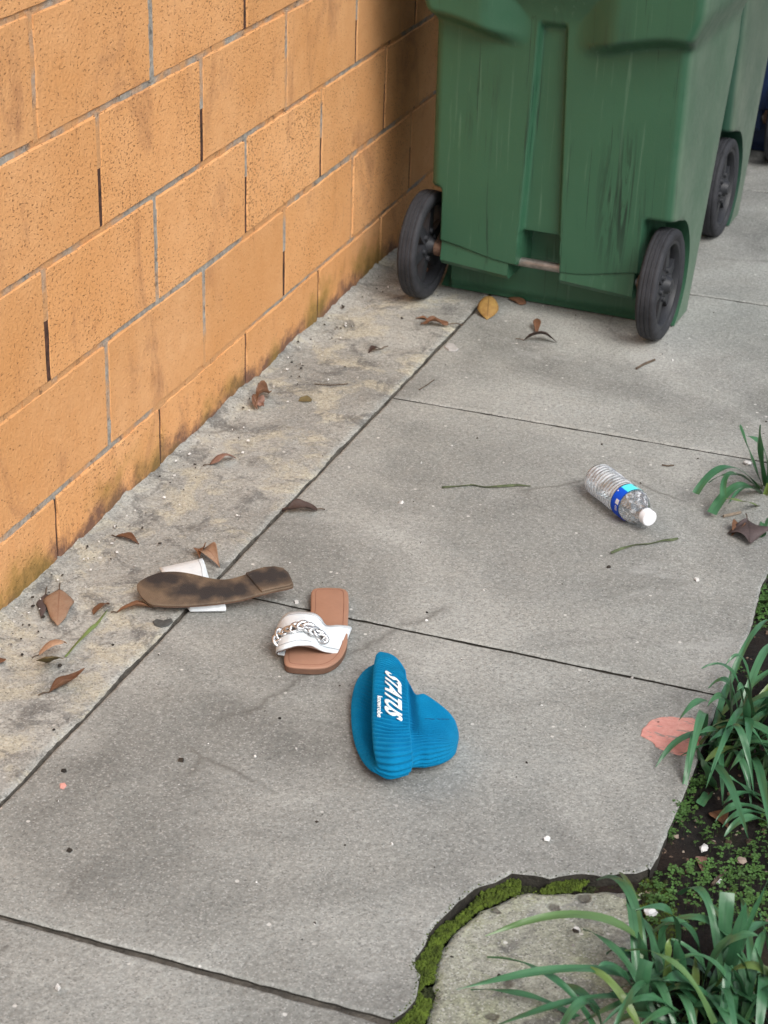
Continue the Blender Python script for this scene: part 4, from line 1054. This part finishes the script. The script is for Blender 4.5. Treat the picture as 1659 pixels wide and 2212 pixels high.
def clump(root_px, z0, label, leaves, rand_n, rmin, rmax, hmin, hmax, seed, wd=(.014, .022), azim=None, spread=.03, rootbox=None):
    rg = random.Random(seed); base = px(*root_px, z0); root = empty('strap_leaf_plant', base)
    tag(root, label, 'plant', 'strap leaved plants in the garden bed')
    for k, lf in enumerate(leaves):
        (rx, ry), (mx, my, mz), (tx, ty, tz), wdt = lf[:4]; opt = lf[4] if len(lf) > 4 else {}
        p0 = px(rx, ry, z0); hv = Vector((fwd.x, fwd.y, 0)).normalized()
        p2 = px(tx, ty, tz)
        if tz > .06: p2 = px_plane(tx, ty, p0-hv*rg.uniform(-.02, .05), hv)
        dr_ = ray(mx, my).normalized(); M_ = (p0+p2)*.5+Vector((0, 0, .03)); mid = CAM+dr_*(M_-CAM).dot(dr_)
        p1 = mid*2-(p0+p2)*.5
        ribbon('leaf', p0, p1, p2, wdt*.72, root, opt.get('mat', 'blade'), opt.get('roll', rg.uniform(-.5, .5)), opt.get('cut', False), org=base, seed=k)
    for k in range(rand_n):
        a = rg.uniform(*azim) if azim else rg.uniform(0, 2*math.pi); rad = rg.uniform(rmin, rmax); h = rg.uniform(hmin, hmax)
        p0 = base+Vector((rg.uniform(-spread, spread), rg.uniform(-spread, spread), -.004))
        if rootbox: p0 = px(rg.uniform(rootbox[0], rootbox[1]), rg.uniform(rootbox[2], rootbox[3]), z0-.004)
        dr = Vector((math.cos(a), math.sin(a), 0))
        p2 = p0+dr*rad+Vector((0, 0, h*rg.uniform(.0, .85))); p1 = p0+dr*rad*rg.uniform(.25, .5)+Vector((0, 0, h*rg.uniform(1.1, 1.7)))
        ribbon('leaf', p0, p1, p2, rg.uniform(*wd), root, 'blade', rg.uniform(-.9, .9), rg.random() < .12, org=base, seed=k)
    stub = []
    return root
def K8(x, y): return (1371.5+x*.20637, 1755.5+y*.20637)
def KR(x, y): return (1261.8+x*.2728, 1261.8+y*.2728)
def m3(f, x, y, z): a = f(x, y); return (a[0], a[1], z)
# small plant at the slab edge
rp = KP(1330, 1200)
clump(rp, -.02, 'small strap leaved plant with bluntly cut leaves at the slab edge near the bottle', [
    (KP(1310, 1120), m3(KP, 1130, 640, .20), m3(KP, 985, 235, .335), .026, {'cut': True, 'roll': .1}),
    (KP(1330, 1100), m3(KP, 1245, 620, .20), m3(KP, 1245, 230, .32), .022, {'roll': .2}),
    (KP(1345, 1090), m3(KP, 1290, 560, .235), m3(KP, 1075, 370, .25), .020, {'roll': .5}),
    (KP(1310, 1130), m3(KP, 860, 760, .15), m3(KP, 440, 1085, .03), .021, {'cut': True, 'roll': .2}),
    (KP(1290, 1120), m3(KP, 960, 850, .125), m3(KP, 600, 950, .075), .010, {}),
    (KP(1300, 1110), m3(KP, 905, 830, .14), m3(KP, 780, 1110, .045), .016, {'cut': True}),
    (KP(1310, 1150), m3(KP, 985, 985, .10), m3(KP, 640, 1335, .012), .026, {'cut': True, 'roll': .1}),
    (KP(1310, 1160), m3(KP, 1080, 1010, .09), m3(KP, 845, 1215, .03), .012, {}),
    (KP(1300, 1270), m3(KP, 1080, 1195, .045), m3(KP, 830, 1150, .055), .013, {'mat': 'young', 'cut': True}),
    (KP(1340, 1250), m3(KP, 1300, 1420, .04), m3(KP, 1270, 1620, .004), .020, {'cut': True}),
    (KP(1380, 1090), m3(KP, 1480, 620, .2), m3(KP, 1600, 330, .28), .022, {}),
    (KP(1390, 1120), m3(KP, 1560, 800, .15), m3(KP, 1750, 900, .08), .02, {}),
    (KP(1370, 1150), m3(KP, 1380, 800, .16), m3(KP, 1420, 520, .25), .022, {})], 6, .12, .22, .08, .2, 21, (.016, .022), (-1.0, 1.2), .02)
# middle plant, leaning over the pink paint
clump(KR(1230, 1330), -.03, 'middle strap leaved plant arching over the pink paint patch', [
    (KR(1180, 1330), m3(KR, 860, 1190, .10), m3(KR, 565, 1448, .004), .017, {'roll': .2}),
    (KR(1200, 1300), m3(KR, 1010, 1265, .08), m3(KR, 765, 1362, .01), .011, {}),
    (KR(1180, 1260), m3(KR, 980, 930, .165), m3(KR, 748, 1085, .06), .015, {'roll': .3}),
    (KR(1210, 1250), m3(KR, 1120, 910, .20), m3(KR, 978, 965, .14), .016, {'roll': .6}),
    (KR(1230, 1240), m3(KR, 1160, 800, .22), m3(KR, 985, 825, .16), .017, {}),
    (KR(1280, 1250), m3(KR, 1190, 720, .25), m3(KR, 930, 668, .21), .012, {}),
    (KR(1330, 1250), m3(KR, 1280, 640, .28), m3(KR, 1120, 640, .24), .012, {}),
    (KR(1160, 1280), m3(KR, 1160, 960, .17), m3(KR, 1155, 690, .27), .022, {'cut': True, 'roll': .1}),
    (KR(1150, 1330), m3(KR, 1070, 1160, .10), m3(KR, 890, 1190, .05), .016, {}),
    (KR(1250, 1300), m3(KR, 1180, 1160, .13), m3(KR, 985, 1250, .06), .018, {}),
    (KR(1280, 1330), m3(KR, 1120, 1300, .09), m3(KR, 945, 1425, .03), .017, {}),
    (KR(1150, 1420), m3(KR, 980, 1450, .05), m3(KR, 890, 1300, .09), .020, {'cut': True}),
    (KR(1040, 1640), m3(KR, 980, 1510, .04), m3(KR, 940, 1390, .06), .022, {'cut': True}),
    (KR(1010, 1620), m3(KR, 960, 1690, .015), m3(KR, 915, 1748, -.01), .019, {'cut': True}),
    (KR(1460, 1780), m3(KR, 1240, 1590, .05), m3(KR, 1070, 1500, .09), .017, {}),
    (KR(1470, 1720), m3(KR, 1270, 1650, .06), m3(KR, 1095, 1750, .01), .013, {}),
    (KR(1500, 1850), m3(KR, 1240, 1750, .06), m3(KR, 1040, 1880, -.01), .017, {}),
    (KR(1520, 1880), m3(KR, 1280, 1800, .05), m3(KR, 1095, 1925, -.01), .013, {}),
    (KR(1500, 1930), m3(KR, 1300, 1850, .05), m3(KR, 1110, 1998, -.012), .018, {'mat': 'blade'}),
    (KR(1330, 1380), m3(KR, 1290, 1080, .16), m3(KR, 1290, 860, .2), .018, {}),
    (KR(1380, 1400), m3(KR, 1300, 880, .22), m3(KR, 1210, 850, .2), .020, {}),
    (KR(1420, 1420), m3(KR, 1330, 1300, .12), m3(KR, 1150, 1480, .04), .018, {}),
    (KR(1300, 1390), m3(KR, 1380, 1480, .07), m3(KR, 1455, 1610, .0), .015, {})], 46, .11, .26, .06, .16, 22, (.009, .014), (-1.7, 1.7), .07)
# big plant in the corner
clump(K8(640, 2150), -.03, 'large dense strap leaved plant growing over the old concrete patch', [
    (K8(330, 1900), m3(K8, -300, 1120, .19), (1048, 2022, .10), .021, {'roll': .3}),
    (K8(250, 2000), m3(K8, -420, 1640, .14), (985, 2138, .06), .020, {'roll': .2}),
    (K8(200, 2100), m3(K8, -380, 1930, .12), (1020, 2235, .03), .018, {}),
    (K8(330, 1850), m3(K8, 420, 1120, .22), m3(K8, 5, 1025, .17), .021, {'roll': .2}),
    (K8(380, 1700), m3(K8, 300, 1240, .20), m3(K8, 560, 1150, .22), .019, {}),
    (K8(720, 1900), m3(K8, 690, 1560, .15), m3(K8, 380, 1320, .20), .020, {}),
    (K8(700, 1800), m3(K8, 600, 1260, .22), m3(K8, 270, 1130, .2), .022, {'cut': False}),
    (K8(900, 1800), m3(K8, 930, 1300, .21), m3(K8, 965, 835, .34), .027, {'cut': True, 'roll': .05}),
    (K8(950, 1850), m3(K8, 1060, 1400, .20), m3(K8, 1160, 935, .32), .023, {'roll': .1}),
    (K8(1040, 1750), m3(K8, 1200, 1200, .23), m3(K8, 1420, 650, .38), .022, {'roll': .1}),
    (K8(660, 2050), m3(K8, 900, 1420, .18), m3(K8, 1300, 1290, .17), .024, {'roll': -.3}),
    (K8(200, 1560), m3(K8, 620, 1590, .17), m3(K8, 970, 1915, .11), .020, {'roll': .2}),
    (K8(60, 2200), m3(K8, 70, 1850, .15), m3(K8, 120, 1545, .23), .024, {'cut': True, 'roll': .1}),
    (K8(140, 1700), m3(K8, 90, 1500, .13), m3(K8, 35, 1250, .2), .017, {}),
    (K8(760, 2200), m3(K8, 560, 1780, .16), m3(K8, 300, 1760, .16), .026, {'roll': .4}),
    (K8(500, 2250), m3(K8, 280, 2000, .13), m3(K8, 110, 1900, .15), .022, {}),
    (K8(1300, 2250), m3(K8, 960, 1990, .13), m3(K8, 610, 1975, .13), .018, {'roll': .2}),
    (K8(1180, 2100), m3(K8, 1180, 1750, .14), m3(K8, 1070, 1475, .22), .019, {}),
    (K8(1200, 2150), m3(K8, 1120, 1850, .12), m3(K8, 1010, 1600, .19), .022, {}),
    (K8(1000, 2250), m3(K8, 1000, 2050, .10), m3(K8, 1010, 1890, .15), .024, {'cut': True}),
    (K8(350, 2000), m3(K8, 330, 1600, .17), m3(K8, 360, 1320, .23), .022, {}),
    (K8(450, 2000), m3(K8, 470, 1620, .17), m3(K8, 420, 1330, .22), .022, {}),
    (K8(600, 2150), m3(K8, 560, 1800, .16), m3(K8, 460, 1560, .2), .021, {}),
    (K8(250, 1950), m3(K8, -60, 1500, .15), m3(K8, -300, 1480, .12), .018, {}),
    (K8(150, 2200), m3(K8, -120, 1700, .15), m3(K8, -380, 1600, .12), .020, {}),
    (K8(1350, 2200), m3(K8, 1330, 1700, .16), m3(K8, 1250, 1400, .22), .018, {}),
    (K8(1400, 2230), m3(K8, 1420, 1600, .18), m3(K8, 1300, 1050, .28), .020, {})], 74, .08, .19, .05, .13, 23, (.009, .0135), None, .09, (1300, 1660, 2150, 2330))

# ------------------------------------------------------------------ moss, ground cover, litter (uncountable)
def blob(vs, fs, c, r, rg, flat=.7):
    b = len(vs); k = 6
    vs.append(c+Vector((0, 0, r*flat)))
    for i in range(k):
        a = 2*math.pi*i/k+rg.random(); vs.append(c+Vector((math.cos(a)*r*.62*rg.uniform(.8, 1.2), math.sin(a)*r*.62*rg.uniform(.8, 1.2), r*flat*.72*rg.uniform(.8, 1.1))))
    for i in range(k):
        a = 2*math.pi*i/k+.5+rg.random()*.3; vs.append(c+Vector((math.cos(a)*r, math.sin(a)*r, -r*.3)))
    for i in range(k):
        j = (i+1) % k; fs.append((b, b+1+i, b+1+j)); fs.append((b+1+i, b+1+k+i, b+1+k+j, b+1+j))
def moss():
    rg = random.Random(4); gv, gf, dv, df = [], [], [], []
    cs, cp = crack_slab, crack_patch
    def at(C, t):
        t = t*(len(C)-1); k = min(len(C)-2, int(t)); return C[k].lerp(C[k+1], t-k)
    for i in range(9500):
        t = rg.random(); a, b = at(cs, t), at(cp, min(1, t*.97)); w__ = rg.uniform(-.22, 1.45); p = a.lerp(b, w__)
        g = noise.noise(Vector((p.x*16, p.y*16, 2)))
        lush = smooth01(.30, .42, t)*1.0+(.75 if .17 < t < .27 else 0)
        if not 0 <= w__ <= 1:
            if rg.random() < .16*(1-min(1, (max(-w__, w__-1))/.45))*(1 if t > .3 else .3): p.z = .0 if w__ < 0 else -.012; blob(*((gv, gf) if rg.random() < .6 else (dv, df)), p, rg.uniform(.0005, .0014), rg, .5)
            continue
        p.z = -.017+rg.uniform(-.002, .003)
        if lush > .3 and g > -.16+.10*noise.noise(Vector((p.x*70, p.y*70, 1))): p.z += .003*min(1, lush)+.004*g; blob(gv, gf, p, rg.uniform(.0010, .0030), rg, 1.0)
        elif rg.random() < .5: blob(dv, df, p+Vector((0, 0, -.008)), rg.uniform(.002, .005), rg, .7)
    # in the front joint and the joint beside the bottle
    for (q0, q1, n_, pr) in (((720, 2169), (850, 2206), 260, .8), ((1390, 951), (1600, 986), 420, .5), ((500, 2112), (700, 2163), 120, .0)):
        A, B = px(*q0), px(*q1)
        for i in range(n_):
            p = A.lerp(B, rg.random())+Vector((rg.uniform(-.004, .004), rg.uniform(-.003, .003), -.0095))
            if rg.random() < pr: blob(gv, gf, p, rg.uniform(.0012, .003), rg, 1.0)
            else: blob(dv, df, p, rg.uniform(.0012, .003), rg)
    # wet edge of the soil beside the patch
    for i in range(1500):
        t = rg.random(); q = zq([(1190+t*60+rg.gauss(0, 26), 270+t*160+rg.gauss(0, 22))])[0]; q.z = soil_z(q.x, q.y)+.001
        (blob(gv, gf, q, rg.uniform(.0015, .004), rg, .6) if rg.random() < .35 else blob(dv, df, q, rg.uniform(.0015, .004), rg, .6))
    tag(mesh('moss', gv, gf, 'moss'), 'bright green moss filling the curved crack in the walkway', 'moss', kind='stuff')
    tag(mesh('dark_moss', dv, df, 'mossdark'), 'dark moss and dirt lodged in the cracks', 'moss', kind='stuff')
moss()
def cover():
    rg = random.Random(9); vs, fs = [], []
    # clusters (pixel centre, spread, count) of tiny three-lobed leaves
    cl = [(K8(500, 60), 18, 110), (K8(440, 130), 16, 80), (K8(380, 300), 14, 50), (K8(740, 210), 26, 70), (K8(600, 720), 34, 170), (K8(420, 800), 34, 150), (K8(240, 900), 32, 130), (K8(320, 1000), 36, 120),
          (K8(620, 860), 40, 120), (K8(980, 580), 26, 90), (K8(1130, 680), 46, 260), (K8(1260, 800), 50, 320), (K8(1100, 1000), 44, 220), (K8(1340, 620), 40, 200), (K8(820, 1100), 40, 140), (K8(1330, 250), 40, 120), (K8(1180, 300), 26, 50), (K8(1320, 1000), 44, 240),
          (K8(1200, 430), 34, 60), (K8(300, 1150), 30, 60),
          (KR(800, 1680), 16, 120), (KR(880, 1620), 18, 130), (KR(760, 1790), 15, 90), (KR(720, 1880), 15, 90), (KR(990, 1290), 15, 90), (KR(1030, 1060), 14, 80), (KR(960, 1580), 18, 90), (KR(700, 2030), 12, 40), (KR(1060, 1100), 20, 70), (KR(1240, 720), 30, 60), (KR(1350, 830), 40, 60), (KR(1400, 2020), 30, 60), (KR(1000, 1960), 26, 40),
          (KR(1420, 90), 22, 220), (KR(1440, 170), 20, 220), (KR(1410, 250), 16, 120), (KR(1470, 60), 26, 200), (KR(1480, 250), 26, 150), (KR(1500, 160), 28, 160), (KR(1440, 330), 16, 50)]
    for (c, sp, n_) in cl:
        for i in range(int(n_*.17)):
            q = px(c[0]+rg.gauss(0, sp), c[1]+rg.gauss(0, sp*.62), -.02)
            if q.x < 1.14 and q.y > -.45: q.x += .02
            sz = soil_z(q.x, q.y) if q.x > 1.13 else -.010
            z = sz+rg.uniform(.004, .016); tilt = Vector((rg.uniform(-.35, .35), rg.uniform(-.35, .35), 1)).normalized()
            e1 = tilt.orthogonal().normalized(); e2 = tilt.cross(e1); ph = rg.random()*6.28; s_ = rg.uniform(.0028, .0062); o_ = Vector((q.x, q.y, z))
            for k in range(3):
                a = ph+2.094*k; d = e1*math.cos(a)+e2*math.sin(a); w_ = e1*-math.sin(a)+e2*math.cos(a); b = len(vs)
                vs += [o_, o_+d*s_*.6+w_*s_*.5+tilt*s_*.1, o_+d*s_*1.15+tilt*-.0003, o_+d*s_*.6-w_*s_*.5+tilt*s_*.1]; fs.append((b, b+1, b+2, b+3))
            b = len(vs); vs += [Vector((q.x, q.y, sz-.002)), Vector((q.x+.0006, q.y, sz-.002)), o_]; fs.append((b, b+1, b+2))
    tag(mesh('ground_cover', vs, fs, 'cover', smooth=False), 'tiny clover like ground cover spreading over the dark soil', 'ground cover', kind='stuff')
cover()
def chips():
    rg = random.Random(12); vs, fs = [], []
    def chip(c, r, flat=.35):
        b = len(vs); k = rg.randint(4, 6); an = rg.random()*6.28; el = rg.uniform(.45, 1)
        for z_ in (0, 1):
            for i in range(k):
                a = 2*math.pi*i/k; x_, y_ = r*math.cos(a), r*el*math.sin(a); f = .75 if z_ else 1
                vs.append(c+Vector(((x_*math.cos(an)-y_*math.sin(an))*f, (x_*math.sin(an)+y_*math.cos(an))*f, z_*r*flat*2*rg.uniform(.7, 1.1))))
        fs.append(tuple(range(b+k, b+2*k)))
        for i in range(k): fs.append((b+i, b+(i+1) % k, b+k+(i+1) % k, b+k+i))
    for i in range(5200):
        x, y = 1.13+rg.random()**1.3*.75, rg.uniform(-1.2, 1.1); chip(Vector((x, y, soil_z(x, y)-.001)), rg.choice((.0012, .0018, .0025, .0035)) if rg.random() < .96 else .006)
    o = mesh('soil_litter', vs, fs, 'litter', smooth=False); tag(o, 'crumbs of bark and dry bits over the dark soil', 'litter', kind='stuff')
    vs.clear(); fs.clear()
    for i in range(120):
        x, y = rg.uniform(.02, 1.14), rg.uniform(-1.0, 1.7); chip(Vector((x, y, .0002)), rg.choice((.0010, .0014, .0020, .0028)))
    for i in range(170):
        y = rg.uniform(-.7, 1.6); x = abs(rg.gauss(0.0, .05))+.012; chip(Vector((x, y, .004+.012*math.exp(-x/.02))), rg.uniform(.0012, .004))
    for q, r_ in (((910, 1000), .003), ((866, 1086), .0055), ((745, 793), .003), ((868, 688), .004), ((1505, 1253), .006), ((391, 1643), .0065), ((138, 1666), .005), ((150, 1838), .005), ((640, 1302), .005), ((1315, 1226), .005), ((1350, 1105), .003), ((1245, 2010), .006), ((125, 2135), .006), ((1300, 960), .003)):
        chip(px(*q), r_)
    o = mesh('grit', vs, fs, 'grit', smooth=False); tag(o, 'scattered specks of grit and paint on the concrete', 'grit', kind='stuff')
chips()
def pebble(q, r, label, z=0.0, mat='white', sq=.6):
    rg = random.Random(int(q[0]*7+q[1])); bm = bmesh.new(); bmesh.ops.create_icosphere(bm, subdivisions=2, radius=r)
    for v in bm.verts:
        v.co *= 1+.6*noise.noise(v.co*(1.5/r)+Vector((q[0], q[1], 0))); v.co.z *= sq; v.co.x *= 1.25
    c = px(*q, z); lo = min(v.co.z for v in bm.verts)
    for v in bm.verts: v.co.z -= lo
    o = from_bm('pebble', bm, mat, None, True, 30); o.location = (c.x, c.y, z); o.rotation_euler = (0, 0, rg.random()*6); return tag(o, label, 'pebble')
pebble(K8(735, 400), .0075, 'larger white stone chip lying alone on the dark soil', soil_z(px(*K8(735, 400)).x, px(*K8(735, 400)).y)-.003)
pebble(K8(865, 730), .006, 'white stone chip beside the grey woody stick', -.020)
pebble(K8(160, 1065), .008, 'white stone chip at the edge of the old concrete patch under a long leaf', -.013)
pebble((1181, 1815), .0042, 'small white crumb on the big slab near the mossy crack', 0)
pebble(KT(1495, 262), .006, 'white crumb on the slab beside the small cut plant', 0)
MAT['pinkstone'] = plain('pale_brown_stone', (.30, .24, .20), .85, .25, 60, .4)
pebble(K8(400, 285), .007, 'pale brown stone at the slab edge among clover', -.022, 'pinkstone')
pebble(K8(1110, 525), .006, 'tan stone half sunk in the soil', -.022, 'pinkstone')
